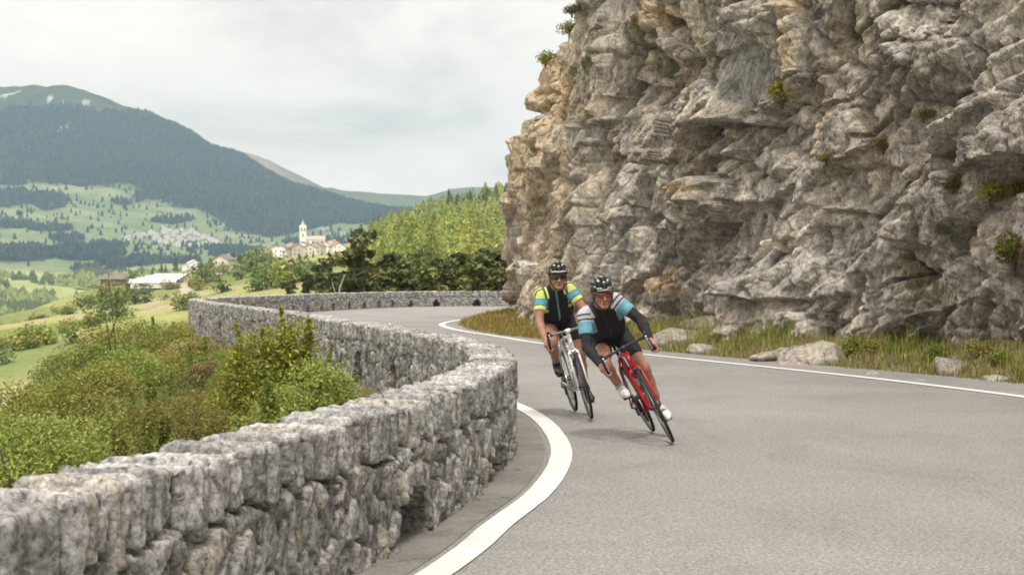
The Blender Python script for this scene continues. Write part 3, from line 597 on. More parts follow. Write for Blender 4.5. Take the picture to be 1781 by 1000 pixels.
def build_cliff():
    L = CLIFF.L; s26 = CLIFF.near(np.array([[8.2, 25.]]))[1][0]; s60 = CLIFF.near(np.array([[1.2, 60.]]))[1][0]
    u = np.concatenate([np.arange(0, s26, .16), np.arange(s26, s26+22, .021), np.arange(s26+22, s60, .024), np.arange(s60, L, .2)])
    v = np.concatenate([np.arange(-.4, 11.2, .022), np.linspace(11.25, 17, 40)])
    p = CLIFF.at(u); n = CLIFF.nrm(u, 1.5)                                     # to the left of travel = towards the road
    U, V = np.meshgrid(u, v, indexing='ij')
    # the face leans back: a little low down, more above; the far corner keeps steep then rounds off
    cor = ss(s60-24, s60-13, U)
    back = -(.10*np.clip(V, 0, 2)*(1-cor)+.02*V*cor+ (1-cor)*.045*np.clip(V-2, 0, 20)+cor*(.24*np.clip(V-4.4, 0, 20)+.24*np.clip(V-6.6, 0, 20)+.5*np.clip(V-8.2, 0, 20)))-np.clip(V-12.5, 0, 9)**2*.25
    bx = p[:, None, 0]+n[:, None, 0]*back; by = p[:, None, 1]+n[:, None, 1]*back
    # where each point of the rough face falls in the photograph; the big features are placed on the rock with it
    PX = CX+F*bx/np.maximum(by, 2); PY = HY-F*(V-CH)/np.maximum(by, 2)
    D = np.zeros(U.shape, np.float32); U32 = U.astype(np.float32); V32 = V.astype(np.float32)
    # large bulges
    D += .36*fbm(U32*.16, V32*.20, 1., 3)+.16*fbm(U32*.55, V32*.6, 2., 2)
    leftm = ss(1240, 1060, PX+60*fbm(U32*.5, V32*.5, 33., 2)); hardl = leftm > .5
    # strata dipping to the left, folded
    dip = np.where(PX > 1150, .62, .35); q = V32-U32*0
    an = .5+.42*ss(1180, 980, PX)*ss(14, 9, V32); sl = V32*np.cos(an)+U32*np.sin(an)*.8+.45*fbm(U32*.35, V32*.35, 7., 3)      # u runs away from the camera, so beds rise to the right of the picture
    st = sl*1.15; fr = st-np.floor(st); lay = h2(np.floor(st).astype(np.int64), np.zeros(st.shape, np.int64), 3)
    D += ((lay-.5)*.34+.18*(fr**1.5)*ss(1.0, .82, fr))*(1-.72*leftm)
    st2 = sl*4.3+.6*fbm(U32*.9, V32*.9, 12., 2); fr2 = st2-np.floor(st2); lay2 = h2(np.floor(st2).astype(np.int64), np.floor(U32*.6+lay*5).astype(np.int64), 8)
    D += ((lay2-.5)*.06+.03*fr2*ss(1., .8, fr2))*ss(-.35, .25, fbm(U32*.3, V32*.3, 21., 2))*(1-.88*leftm)
    # steep joints: slabs and pillars standing side by side, stepping in and out
    for wd, am, ck, sd in ((2.9, .85, .50, 1), (1.15, .40, .26, 2), (.45, .13, .08, 3)):
        q = (U32+.30*V32+.55*wd*fbm(U32*.3/wd**.5, V32*.22/wd**.5, 140.+sd, 3))/wd+17*sd; ci = np.floor(q); f_ = q-ci; seg = np.floor(V32/(wd*3.6)+h2(ci.astype(np.int64), ci.astype(np.int64), 70+sd)*5+.5*fbm(U32*.4, V32*.4, 150., 2)).astype(np.int64)
        r0 = h2(ci.astype(np.int64), seg, 60+sd); r3 = h2(ci.astype(np.int64), seg, 90+sd); e_ = np.minimum(f_, 1-f_)*wd
        D += ((r0-.5)*am+(f_-.5)*(r3-.35)*am*.9-ck*(1-ss(.015, .05+.04*wd, e_)))*(.35+.65*leftm)*(1-.5*cor*ss(3.5, 5.5, V32))
    # joint blocks at three sizes: each block a tilted facet, cracks between
    tone = np.zeros(U.shape, np.float32)
    ca, sa = math.cos(.5), math.sin(.5)
    for k, (fq, asp, amp, tl, ck, sd) in enumerate(((.45, 1.8, .36, .74, .22, 3), (1.05, 1.7, .25, .74, .16, 4), (2.4, 1.5, .10, .46, .075, 5), (5.6, 1.4, .040, .34, .030, 6), (12., 1.3, .012, .17, .010, 7))):
        wx = U32+.9/fq*.22*fbm(U32*fq*.7, V32*fq*.7, 30.+k, 2); wy = V32+.9/fq*.22*fbm(U32*fq*.7, V32*fq*.7, 40.+k, 2)
        a = np.where(hardl, (wx*.62+wy*.30)*fq*1.25, (wx*ca-wy*sa)*fq/asp*1.25); b = np.where(hardl, (-wx*.30+wy*.80)*fq/asp*1.2, (wx*sa+wy*ca)*fq*1.1)
        F1, F2, r1, r2, vx, vy = vor(a, b, sd*13, .95); eg = F2-F1
        D += (r1-.5)*amp+(vx*(r2-.5)+vy*(r1-.58)*.8)*tl/fq*1.1-ck*(1-ss(0, .10+.03*k, eg))*ss(-.3, .4, fbm(U32*.5*fq, V32*.5*fq, 50.+k, 2)+.15)
        tone += (r2-.5)*(.9, .9, .7, .4, .2)[k]
    # weathered roughness and pits
    D += .030*ridged(U32*1.5, V32*1.7, 3., 4)*ss(-.2, .5, fbm(U32*.4, V32*.4, 61., 2))+.012*fbm(U32*3.5, V32*3.8, 5., 4)+.005*fbm(U32*12, V32*12, 6., 3)
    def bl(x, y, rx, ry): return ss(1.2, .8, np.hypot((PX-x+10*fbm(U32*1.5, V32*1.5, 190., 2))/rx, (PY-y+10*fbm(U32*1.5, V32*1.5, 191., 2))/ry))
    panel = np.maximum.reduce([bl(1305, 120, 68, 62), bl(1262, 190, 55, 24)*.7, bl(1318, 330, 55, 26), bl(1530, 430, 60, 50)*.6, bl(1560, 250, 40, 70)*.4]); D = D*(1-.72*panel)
    # named features of this face: overhangs (rock above a line stands proud), cracks, the diagonal ramp on the right
    def over(P, amp, up=60, w=5):
        d, s_ = poly_d(PX+6*fbm(U32*2, V32*2, 70., 2), PY+6*fbm(U32*2, V32*2, 71., 2), P); return .42*amp*np.where(s_ > 0, np.exp(-d/up), -.35*np.exp(-d/12.))*ss(0, w, d+1)
    def crack(P, amp, w=4):
        d, s_ = poly_d(PX+5*fbm(U32*2.5, V32*2.5, 72., 2), PY+5*fbm(U32*2.5, V32*2.5, 73., 2), P); return -amp*(1-ss(w*.3, w*1.4, d))
    D += over([(1208, 238), (1225, 218), (1260, 212), (1322, 215)], 1.7, 40)+over([(1210, 292), (1240, 274), (1282, 268)], .9, 26)
    D += over([(1150, 372), (1215, 355), (1290, 352), (1350, 352), (1375, 335)], .55, 60)+over([(1335, 518), (1365, 523), (1412, 520)], 1.0, 40)
    D += over([(1480, 366), (1530, 374), (1585, 380), (1600, 408)], 1.0, 60)+over([(1545, 590), (1640, 548), (1712, 530)], .5, 45)+over([(1236, 96), (1275, 95), (1352, 72)], .45, 60)
    D += over([(1232, 462), (1262, 460), (1290, 448)], .35, 30)+over([(1610, 418), (1680, 432), (1722, 452), (1745, 465)], .4, 40)+over([(1068, 215), (1092, 205)], .4, 25)+over([(1020, 400), (1045, 395)], .4, 22)
    D += crack([(1517, 240), (1560, 196), (1590, 165), (1630, 112)], .5, 5)+crack([(1525, 105), (1575, 80), (1600, 62)], .3, 6)+crack([(1500, 160), (1520, 215)], .3, 4)+crack([(1436, 0), (1432, 130), (1440, 300)], .25, 4)
    D += crack([(960, 180), (940, 205), (925, 225)], .5, 5)+crack([(965, 165), (982, 170)], .5, 7)+crack([(1120, 185), (1135, 150), (1142, 60)], .45, 5)+crack([(1390, 0), (1394, 150)], .25, 5)
    D += crack([(1358, 60), (1362, 140)], .2, 4)+crack([(1550, 500), (1635, 470)], .3, 3)+crack([(1440, 400), (1446, 560)], .35, 5)
    ramp_ = ss(0, 40, (PY-(600-(PX-1330)*.95)))*ss(1330, 1420, PX); D += .9*ramp_*ss(700, 300, PY-0)*ss(-30, 60, PX-1330)
    D += .5*ss(60, 0, np.abs(PX-1110-(PY-300)*-.25))*ss(560, 480, PY)*ss(150, 300, PY)
    D[:, 1:-1] = (D[:, :-2]+2*D[:, 1:-1]+D[:, 2:])*.25
    D *= ss(-.4, .1, V32)*.25+.75
    X = bx+n[:, None, 0]*D; Y = by+n[:, None, 1]*D; Z = V+.25*D*ss(2, 12, V)*0
    # colour: warm ochre staining towards the far corner, grey elsewhere, streaks of run-off, a pale buff dyke
    m1 = fbm(U32*.22, V32*.22, 80., 4); m2 = fbm(U32*.8, V32*.5, 81., 4); m3 = fbm(U32*2.2, V32*.30, 82., 4)
    c = np.tile(np.array([.345, .316, .266], np.float32), U.shape+(1,)); c = c*(1+.48*np.clip(tone, -1, 1))[..., None]
    och = np.clip(ss(1160, 920, PX)*.85+ss(.05, .5, m1)*.38, 0, 1)*ss(-.25, .35, m2+.12); c = mixc(c, (.50, .385, .25), och*.72)
    c = mixc(c, (.44, .41, .36), ss(.1, .5, m2)*.5); c = mixc(c, (.235, .222, .20), ss(.02, .36, m3)*.65*ss(930, 1100, PX))
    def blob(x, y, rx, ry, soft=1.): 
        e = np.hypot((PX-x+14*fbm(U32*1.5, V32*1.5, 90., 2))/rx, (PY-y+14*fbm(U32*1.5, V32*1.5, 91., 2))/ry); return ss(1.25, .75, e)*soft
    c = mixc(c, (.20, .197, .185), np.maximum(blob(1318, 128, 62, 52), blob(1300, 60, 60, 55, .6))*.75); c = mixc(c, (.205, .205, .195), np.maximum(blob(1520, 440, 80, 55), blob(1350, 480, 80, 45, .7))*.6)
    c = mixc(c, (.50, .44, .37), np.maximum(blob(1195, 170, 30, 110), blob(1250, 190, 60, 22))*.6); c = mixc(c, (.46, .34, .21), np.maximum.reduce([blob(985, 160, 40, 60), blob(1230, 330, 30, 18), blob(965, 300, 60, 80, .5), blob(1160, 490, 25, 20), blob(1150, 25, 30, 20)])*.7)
    dyke = ss(13, 8, np.abs(PX-1410+4*m2))*ss(150, 120, PY)+ss(9, 5, np.abs(PX-1440+.02*PY))*ss(290, 270, PY)*ss(110, 140, PY)
    c = mixc(c, (.50, .40, .27), np.clip(dyke, 0, 1)*.75); c = mixc(c, (.47, .43, .375), np.clip(ramp_*ss(-.2, .4, m2)*.55+blob(1625, 55, 40, 22), 0, 1)*.8)
    moss = ss(.42, .62, fbm(U32*.9, V32*1.2, 95., 4))*ss(.0, .4, m1+.1); c = mixc(c, (.13, .13, .05), moss*.7)
    V3 = np.stack([X, Y, Z], -1)
    CL.update(PX=PX, PY=PY, V3=V3, n=n)
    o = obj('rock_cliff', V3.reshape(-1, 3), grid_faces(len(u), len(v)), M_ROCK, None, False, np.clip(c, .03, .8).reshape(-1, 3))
    tag(o, 'towering grey and ochre rock cliff rising beside the road', 'cliff', kind='structure')
build_cliff()
def on_cliff(px, py):
    """the rock point that shows nearest a photograph position, and the outward direction there"""
    V3 = CL['V3']; P = CX+F*V3[..., 0]/np.maximum(V3[..., 1], 2); Q = HY-F*(V3[..., 2]-CH)/np.maximum(V3[..., 1], 2)
    d = np.hypot(P-px, Q-py)+np.where(V3[..., 1] < 10, 1e4, 0)+V3[..., 1]*.05; k = np.unravel_index(d.argmin(), d.shape); return V3[k], CL['n'][k[0]]
# ------------------------------------------------------------------ leaves, bushes, trees
def leaf_cloud(P, size, cols, rng, elong=1.7, up=.4, axis=None, fold=.15):
    n = len(P); nz = rng.normal(size=(n, 3)); nz[:, 2] = np.abs(nz[:, 2])+up; nz /= np.linalg.norm(nz, axis=1)[:, None]
    a = rng.normal(size=(n, 3)) if axis is None else axis+rng.normal(size=(n, 3))*.45
    a -= nz*(a*nz).sum(1)[:, None]; a /= np.linalg.norm(a, axis=1)[:, None]; b = np.cross(nz, a)
    s = (np.asarray(size)*rng.uniform(.6, 1.35, n))[:, None] if np.ndim(size) == 0 else (size*rng.uniform(.7, 1.3, n))[:, None]
    V = np.stack([P-a*s*elong/2, P+b*s/2+nz*s*fold, P+a*s*elong/2, P-b*s/2+nz*s*fold], 1).reshape(-1, 3)
    C = np.repeat(cols, 4, 0); return V, np.arange(4*n).reshape(-1, 4), C
def lumpy(n, rng, rad, clumps, zs=1.0, hollow=.55, spread=.5):
    """points in a crown made of clumps"""
    cc = rng.normal(size=(clumps, 3)); cc /= np.linalg.norm(cc, axis=1)[:, None]; cc *= rng.uniform(.25, 1., (clumps, 1))**.5*(1-spread*.55); cc[:, 2] = cc[:, 2]*.8
    cr = rng.uniform(.35, .7, clumps)*spread*1.5; k = rng.randint(0, clumps, n)
    d = rng.normal(size=(n, 3)); d /= np.linalg.norm(d, axis=1)[:, None]; rr_ = rng.uniform(hollow, 1, n)**.6
    P = cc[k]+d*(cr[k]*rr_)[:, None]; P[:, 2] *= zs; return P*rad, k
M_BUSHLEAF = leafmat('bush_leaves', .22, .014, .3); M_NEEDLE = leafmat('pine_needles', .25, .010, .12, .7); M_LARCH = leafmat('larch_needles', .26, .010, .3, .7); M_GRASS = leafmat('grass_blades', 0, 0, .25, .7)
M_BARK = plain('bark', (.11, .085, .062), .95, scale=14, var=.45, bump=.6); M_TWIG = plain('pale_twig', (.36, .33, .29), .9, scale=14, var=.3); M_FIELDLEAF = leafmat('field_bush_leaves', .3, .014, .25)
def clumpcol(base, k, rng, var=.35, hv=.10):
    m = k.max()+1; f = rng.uniform(1-var, 1+var, (m, 1)); h = rng.normal(0, hv, (m, 1)); c = np.asarray(base)*f; c[:, :1] *= 1+h; c = c[k]*rng.uniform(.72, 1.28, (len(k), 1)); return c
def stems(mb, rng, n, h, spread, r):
    for i in range(n):
        a = rng.uniform(0, 6.28); e = np.array([math.cos(a), math.sin(a), 0])*rng.uniform(.2, 1)*spread; m = e*.4+np.array([0, 0, h*.5]); t = e+np.array([0, 0, h*rng.uniform(.7, 1.)])
        mb.tube([np.array([0, 0, -.15])+e*.12, m, t], [r, r*.7, r*.25], 5)
def bush_kind(seed, n, rad, zs, leaf, base, upright=0.):
    rng = rs(seed); P, k = lumpy(n, rng, rad, 9+seed % 5, zs, .35, .62); P[:, 2] += rad*zs*.62
    if upright: 
        q = rng.randint(0, 7, n); m = rng.uniform(0, 1, n) < upright; a = rng.uniform(0, 6.28, 7); top = rng.uniform(1.2, 1.75, 7); tt = rng.uniform(.3, 1, n)
        S = np.stack([np.cos(a[q])*rad*.45*tt, np.sin(a[q])*rad*.45*tt, rad*zs*top[q]*tt], 1)+rng.normal(0, rad*.09, (n, 3))*(1.25-tt)[:, None]; P = np.where(m[:, None], S, P)
    P = P[P[:, 2] > -.05]; k = k[:len(P)]; V, Fq, C = leaf_cloud(P, leaf, clumpcol(base, k, rng), rng); me = mesh_np('bush_leaves', V, Fq, False, C); me.materials.append(M_BUSHLEAF)
    mb = MB(); stems(mb, rng, 7, rad*zs*1.1, rad*.6, .022*rad/.6); sm = mb.build('stems', M_BARK); sd_ = sm.data; bpy.data.objects.remove(sm); return me, sd_
OLIVE = (.27, .268, .07); FRESH = (.26, .29, .068); BROWN = (.28, .255, .095); DEEP = (.15, .18, .05)
def place(me_parts, name, loc, rz, s, label, cat, group=None, szs=1.0):
    r = empty(name, loc, rz); r.scale = (s, s, s*szs); tag(r, label, cat, group)
    for nm, me in me_parts: link(nm, me, None, r)
    return r
def zat(x, y): return float(ground_z(np.array([[x, y]]))[0])
def build_bank():
    rng = rs(21)
    kinds = [bush_kind(31, 7600, .66, .85, .025, OLIVE), bush_kind(32, 7000, .62, .8, .023, BROWN), bush_kind(33, 7800, .64, .95, .025, FRESH), bush_kind(34, 7000, .60, .8, .024, DEEP), bush_kind(35, 7200, .55, 1.25, .024, FRESH, .5)]
    large = [bush_kind(41, 26000, 1.25, .85, .027, OLIVE), None, bush_kind(43, 26000, 1.25, .9, .027, FRESH), bush_kind(44, 22000, 1.2, .8, .026, DEEP), kinds[4]]
    # the big fresh green shrub against the outside of the wall
    big = bush_kind(36, 26000, .76, 1.22, .030, (.31, .35, .06), .10)
    x, y, _ = W(458, 700, 20.6); place([('foliage', big[0]), ('stems', big[1])], 'shrub', (x, y, zat(x, y)-.1), .4, 1.0, 'tallest bright green leafy shrub growing against the outer face of the stone wall', 'shrub')
    big2 = bush_kind(37, 8000, .42, 2.1, .030, (.29, .33, .06), .4)
    x, y, _ = W(512, 700, 20.6); place([('foliage', big2[0]), ('stems', big2[1])], 'shrub', (x, y, zat(x, y)-.1), 1.4, 1.08, 'slim upright green shrub beside the tallest shrub, its sprigs rising above the wall top', 'shrub')
    names = ['olive green bush on the steep bank below the wall', 'brownish half dry bush on the steep bank below the wall', 'fresh green bush on the steep bank below the wall', 'dark green low bush on the steep bank below the wall', 'upright light green bush on the steep bank below the wall']
    grp = ['olive bushes on the bank', 'dry bushes on the bank', 'fresh bushes on the bank', 'dark bushes on the bank', 'upright bushes on the bank']
    spots = []; tries = 0
    while len(spots) < 190 and tries < 9000:
        tries += 1; s_ = rng.uniform(12, WALLP.near(np.array([[-9.5, 55.]]))[1][0]); dl = rng.uniform(.55, 8.5); p = WALLP.at(np.array([s_]))[0]+WALLP.nrm(np.array([s_]))[0]*(dl+TH)
        if p[1] < 7.5 or (p[1] < 19 and rng.uniform() < .5): continue
        q, _s = WALLP.near(p[None]); 
        if q[0]-TH < .5: continue
        px = CX+F*p[0]/p[1]
        if px < -140 or px > 560: continue
        if HY-F*(zat(*p)+.75-CH)/p[1] < np.interp(px, [-140, 0, 60, 150, 230, 330, 560], [870, 740, 685, 618, 574, 550, 520]): continue
        if 280 < px < 450 and HY-F*(zat(*p)-CH)/p[1] > 688: continue
        md = .50+.009*p[1]
        if any((p[0]-a)**2+(p[1]-b)**2 < md**2 for a, b in spots): continue
        spots.append((p[0], p[1])); n_ = pn(p[0]*.3, p[1]*.3, 4.)
        k = rng.choice(5, p=[.32, .15, .27, .15, .11]) if q[0] < 5.5 else rng.choice(5, p=[.30, .04, .40, .13, .13]); sc_ = rng.uniform(.6, 1.15)*(1.0 if q[0]-TH > 1.2 else .62)*(.62 if p[1] < 12 else 1)
        place([('foliage', kinds[k][0]), ('stems', kinds[k][1])], 'bush', (p[0], p[1], zat(*p)-.06), rng.uniform(0, 6.28), sc_, names[k], 'bush', grp[k], rng.uniform(.75, 1.15))
    for k_, (px, pt, d) in enumerate(((178, 592, 33), (212, 570, 36), (246, 560, 38), (283, 556, 40), (318, 556, 42), (334, 590, 38), (300, 598, 34), (262, 604, 31), (226, 615, 29), (195, 632, 27), (160, 640, 27), (310, 640, 28), (350, 622, 30), (385, 610, 30), (275, 650, 25), (120, 655, 25), (415, 640, 24), (365, 665, 22), (85, 672, 22), (240, 670, 22), (320, 690, 19.5), (50, 690, 20))):
        x, y, zt = W(px, pt, d); z = zat(x, y); k = (2, 0, 2, 4, 0, 2, 3, 0)[k_ % 8]; s = max(.32 if k != 4 else .6, min(1.2 if k != 4 else 1.8, (zt-z)/(1.38 if k != 4 else 1.05))); place([('foliage', large[k][0]), ('stems', large[k][1])], 'bush', (x, y, z-.06), k_*1.3, s, names[k], 'bush', grp[k])
    # thin saplings standing above the bank
    for px, py, d, h, lab in ((198, 545, 30, 1.9, 'thin bare sapling with a few leaf tufts rising from the bank on the left'),):
        x, y, _ = W(px, py, d); z = zat(x, y); rng2 = rs(int(px)); r = empty('sapling', (x, y, z)); tag(r, lab, 'sapling'); mb = MB(); zt = W(px, 470 if px < 200 else 535, d)[2]-z; H = max(zt, h)
        P = np.array([[0, 0, -.1], [.06, 0, H*.4], [-.02, 0, H*.7], [-.1, 0, H*.98]]); mb.tube(catmull(P, 4), np.linspace(.016, .006, 13), 5); ends = [P[3]]
        for a, b, c_ in ((.62, .42, 1.0), (.5, -.3, .78), (.75, .25, .92)): e = np.array([b, 0, H*c_]); mb.tube([P[0]*(1-a)+P[3]*a, (P[2]+e)/2+[0, .02, .03], e], [.011, .008, .005], 5); ends.append(e)
        mb.build('trunk', M_BARK, r); Q = np.vstack([e+rng2.normal(0, .06, (11, 3)) for e in ends]); V, Fq, C = leaf_cloud(Q, .03, np.tile(np.array([.15, .17, .045]), (len(Q), 1))*rng2.uniform(.6, 1.4, (len(Q), 1)), rng2); obj('crown', V, Fq, M_BUSHLEAF, r, False, C)
    # grass and weeds covering the bank, as one mass
    n = 46000; s_ = rng.uniform(10, 75, n); dl = rng.uniform(.02, 1, n)**1.1*9; p = WALLP.at(s_)+WALLP.nrm(s_)*(dl+TH)[:, None]; d_, _ = WALLP.near(p); px = CX+F*p[:, 0]/np.maximum(p[:, 1], 1); k = (d_-TH > .04) & (p[:, 1] > 6) & (px > -120) & (px < 600); p = p[k]
    grass_mesh('bank_grass', p, ground_z(p), rng, .08, .24, .010, [(.26, .25, .07), (.32, .27, .12), (.20, .215, .05), (.38, .33, .19)], 'rough olive and straw coloured grass covering the bank below the wall', 3)
    # pale slabs of rock breaking through the bank
    for k, (px, py, d, w_, lab) in enumerate(((392, 738, 14.5, .62, 'flat pale layered rock outcrop on the bank just behind the wall'), (375, 722, 15.4, .5, 'pale angular rock above the flat outcrop behind the wall'), (335, 775, 13.5, .34, 'small pale stones in the grass left of the flat outcrop'), (130, 760, 15.0, .3, 'pale stone half buried in the grass on the left bank'), (55, 815, 12, .26, 'lowest pale stone in the grass at the left edge'))):
        x, y, _ = W(px, py, d); boulder('rock', (x, y, zat(x, y)+.03), w_, 60+k, lab, (1.3, 1., .55), (.44, .40, .36))
def grass_mesh(name, xy, z, rng, h0, h1, wd, cols, label, nb=3, kind='stuff', clump=.04, lean=.5):
    """blades: nb per tuft, each a bent two-piece strip"""
    n = len(xy)*nb; p = np.repeat(np.column_stack([xy, z]), nb, 0); p[:, :2] += rng.normal(0, clump, (n, 2)); h = rng.uniform(h0, h1, n)*np.repeat(.6+.8*np.clip(.5+pn(xy[:, 0]*.9, xy[:, 1]*.9, 3.), 0, 1), nb)
    a = rng.uniform(0, 6.28, n); l = rng.uniform(.1, lean, n)*h; dirv = np.stack([np.cos(a), np.sin(a), 0*a], 1); sd_ = np.stack([-np.sin(a), np.cos(a), 0*a], 1)*(wd*rng.uniform(.6, 1.4, n))[:, None]
    p[:, 2] -= .03; m = p+dirv*(l*.35)[:, None]; m[:, 2] += h*.6; t = p+dirv*l[:, None]; t[:, 2] += h
    V = np.stack([p-sd_, p+sd_, m+sd_*.7, m-sd_*.7, t], 1).reshape(-1, 3); b = (np.arange(n)*5)[:, None]; cols = np.array(cols); pick = np.clip((np.repeat(pn(xy[:, 0]*.5, xy[:, 1]*.5, 9.)+.6*pn(xy[:, 0]*2.1, xy[:, 1]*2.1, 5.), nb)*.9+.5+rng.normal(0, .2, n))*len(cols), 0, len(cols)-1).astype(int)
    C = np.repeat(cols[pick]*rng.uniform(.7, 1.3, (n, 1)), 5, 0); o = obj(name, V, [b+np.array([[0, 1, 2, 3]]), b+np.array([[3, 2, 4]])], M_GRASS, None, False, C); return tag(o, label, 'grass', kind=kind)
def boulder(name, loc, r, seed, label, sc3=(1, 1, .7), colr=(.36, .335, .30), cat='rock', group=None):
    nu, nv = 40, 26; u = np.linspace(0, 2*math.pi, nu, endpoint=False); v = np.linspace(-math.pi/2, math.pi/2, nv); U, V_ = np.meshgrid(u, v, indexing='ij')
    d = np.stack([np.cos(U)*np.cos(V_), np.sin(U)*np.cos(V_), np.sin(V_)], -1).reshape(-1, 3); k = np.ones(len(d)); rng = rs(seed)
    for i in range(11):
        nn = rng.normal(size=3); nn /= np.linalg.norm(nn); k = np.minimum(k, rng.uniform(.55, .85)/np.maximum((d@nn), .05))
    k = np.minimum(k, 1.15); k = k*(1+.10*fbm(d[:, 0]*2+seed, d[:, 1]*2, d[:, 2]*2, 4)+.03*fbm(d[:, 0]*9+seed, d[:, 1]*9, d[:, 2]*9, 3)); P = d*k[:, None]*r*np.array(sc3)
    c = np.tile(np.array(colr), (len(d), 1)); a = rng.uniform(0, 6.28); P = P@np.array([[math.cos(a), math.sin(a), 0], [-math.sin(a), math.cos(a), 0], [0, 0, 1]])
    o = obj(name, P, grid_faces(nu, nv, True), M_ROCK, None, True, c); o.location = loc; return tag(o, label, cat, group)
build_bank()
def build_verge():
    rng = rs(77)
    n = 17000; s_ = rng.uniform(VERGE.near(np.array([[7.3, 18.]]))[1][0], VERGE.near(np.array([[3., 65.5]]))[1][0], n); w_ = rng.uniform(0, 1, n)**1.25; p = VERGE.at(s_)
    base, _ = CLIFF.near(p); dist = np.abs(base)+.5; p = p-VERGE.nrm(s_)*(w_*dist*1.0+.02+.10*pn(s_*1.3, s_*0, 2.))[:, None]; k = pn(p[:, 0]*.6, p[:, 1]*.6, 12.) > -.38+.3*rng.uniform(-1, 1, n); p = p[k]; w_ = w_[k]
    z = ground_z(p)
    far = p[:, 1] > 37
    grass_mesh('verge_grass', p[~far], z[~far], rng, .05, .20, .009, [(.22, .22, .055), (.29, .245, .085), (.19, .19, .045), (.38, .32, .18), (.27, .24, .075)], 'uneven olive and straw grass between the road edge and the cliff foot', 4, clump=.07)
    grass_mesh('verge_grass', p[far], z[far], rng,   .08, .26, .014, [(.30, .235, .06), (.32, .25, .075), (.25, .235, .05), (.37, .27, .10)], 'rusty yellow grass filling the inside of the far bend', 6, clump=.09)
    # tall weeds near the foot of the rock
    n = 1000; s_ = rng.uniform(VERGE.near(np.array([[7.3, 18.]]))[1][0], VERGE.near(np.array([[1.5, 36.]]))[1][0], n); p = VERGE.at(s_)-VERGE.nrm(s_)*rng.uniform(.7, 1.9, n)[:, None]; k = pn(p[:, 0]*.5, p[:, 1]*.5, 22.) > -.02; p = p[k]
    grass_mesh('tall_weeds', p, ground_z(p), rng, .18, .42, .008, [(.21, .235, .05), (.25, .26, .06), (.33, .28, .11)], 'tall green weeds standing along the foot of the cliff', 6, clump=.12, lean=.35)
    kinds = [bush_kind(81, 1700, .42, .8, .034, (.20, .22, .045)), bush_kind(82, 1500, .40, .9, .032, (.25, .225, .06))]
    spots = [(1248, 592, 32, .75, 0), (1290, 575, 32, .8, 1), (1345, 568, 31, .7, 0), (1478, 592, 27.5, 1.15, 0), (1505, 600, 27, .95, 1), (1620, 606, 25.5, .9, 0), (1700, 600, 25, 1.0, 1), (1745, 612, 24, .9, 0), (1180, 575, 34, .7, 1)]
    for px, py, d, s, k in spots:
        x, y, _ = W(px, py, d); dv, sv = VERGE.near(np.array([[x, y]])); p = VERGE.at(sv)[0]-VERGE.nrm(sv)[0]*max(1.0, min(-dv[0], 2.0)); place([('foliage', kinds[k][0]), ('stems', kinds[k][1])], 'bush', (p[0], p[1], zat(*p)-.04), rng.uniform(0, 6), s*.72, ('green' if k == 0 else 'yellowish')+' bushy weed at the foot of the cliff behind the grass', 'weed', ('green' if k == 0 else 'yellowish')+' weeds at the cliff foot')
    for k, (px, py, d, r, sc3, lab) in enumerate(((1425, 603, 27.2, .70, (1.35, .9, .62), 'largest pale boulder at the cliff foot above the white line'), (1352, 607, 28.4, .52, (1.5, .8, .5), 'low flat pale boulder left of the largest one at the cliff foot'), (1222, 606, 31, .34, (1.4, .8, .6), 'small tan boulder in the grass left of the flat pale one'), (1190, 588, 33, .62, (1.5, .8, .6), 'slanting boulder at the cliff foot right of the front rider'), (1515, 640, 24.3, .2, (1.2, 1, .6), 'small pale stone lying in the grass at the verge'), (1655, 618, 24.2, .36, (1., .9, .9), 'pale block of rock in the grass below the right part of the cliff'), (1605, 655, 22.8, .16, (1.3, 1, .6), 'smallest stone at the grass edge by the white line'), (1335, 628, 27.4, .15, (1.6, 1, .5), 'little tan stone at the edge of the grass by the road'), (1740, 640, 22.8, .26, (1.4, 1, .6), 'brownish stone in the grass at the right edge'))):
        x, y, _ = W(px, py, d); boulder('boulder', (x, y, zat(x, y)+r*sc3[2]*.0), r*.88, 90+k, lab, sc3, (.36, .32, .265) if k in (0, 1, 3) else (.31, .28, .235), 'boulder')
    # plants rooted in the rock
    pl = [bush_kind(85, 900, .34, .8, .035, (.21, .20, .04)), bush_kind(86, 800, .34, .65, .034, (.19, .155, .05))]
    for px, py, s, k, lab in ((1362, 165, 1.15, 0, 'yellow green tuft below the buff streak high on the cliff'), (1278, 398, .75, 0, 'small green tuft in the middle of the cliff above the riders'), (1728, 335, .85, 0, 'green tuft on the right side of the cliff'), (1768, 440, 1.1, 0, 'lower green tuft at the right edge of the cliff'), (1772, 330, .8, 0, 'upper green tuft at the right edge of the cliff'), (1540, 248, .8, 1, 'brown mossy tuft under the dark diagonal crack'), (1655, 310, .7, 1, 'small brown tuft in a hollow of the cliff'), (1612, 195, .6, 1, 'thin brownish tuft along the diagonal ledge'), (1500, 455, .5, 1, 'tiny brown tuft beside the dark hollow of the cliff'), (982, 50, 1.0, 0, 'upper green tuft on the skyline edge of the cliff'), (940, 88, 1.15, 0, 'green tuft jutting out from the skyline edge of the cliff'), (992, 12, .8, 1, 'topmost dark tuft on the cliff edge'), (1250, 290, .5, 1, 'tiny tuft under the overhang'), (1440, 268, .6, 1, 'faint tuft at the foot of the buff streak')):
        P, n_ = on_cliff(px, py); P = P+np.array([n_[0], n_[1], 0])*.04; place([('foliage', pl[k][0]), ('stems', pl[k][1])], 'cliff_plant', P-np.array([0, 0, .12]), px*.7, s, lab, 'plant')
build_verge()
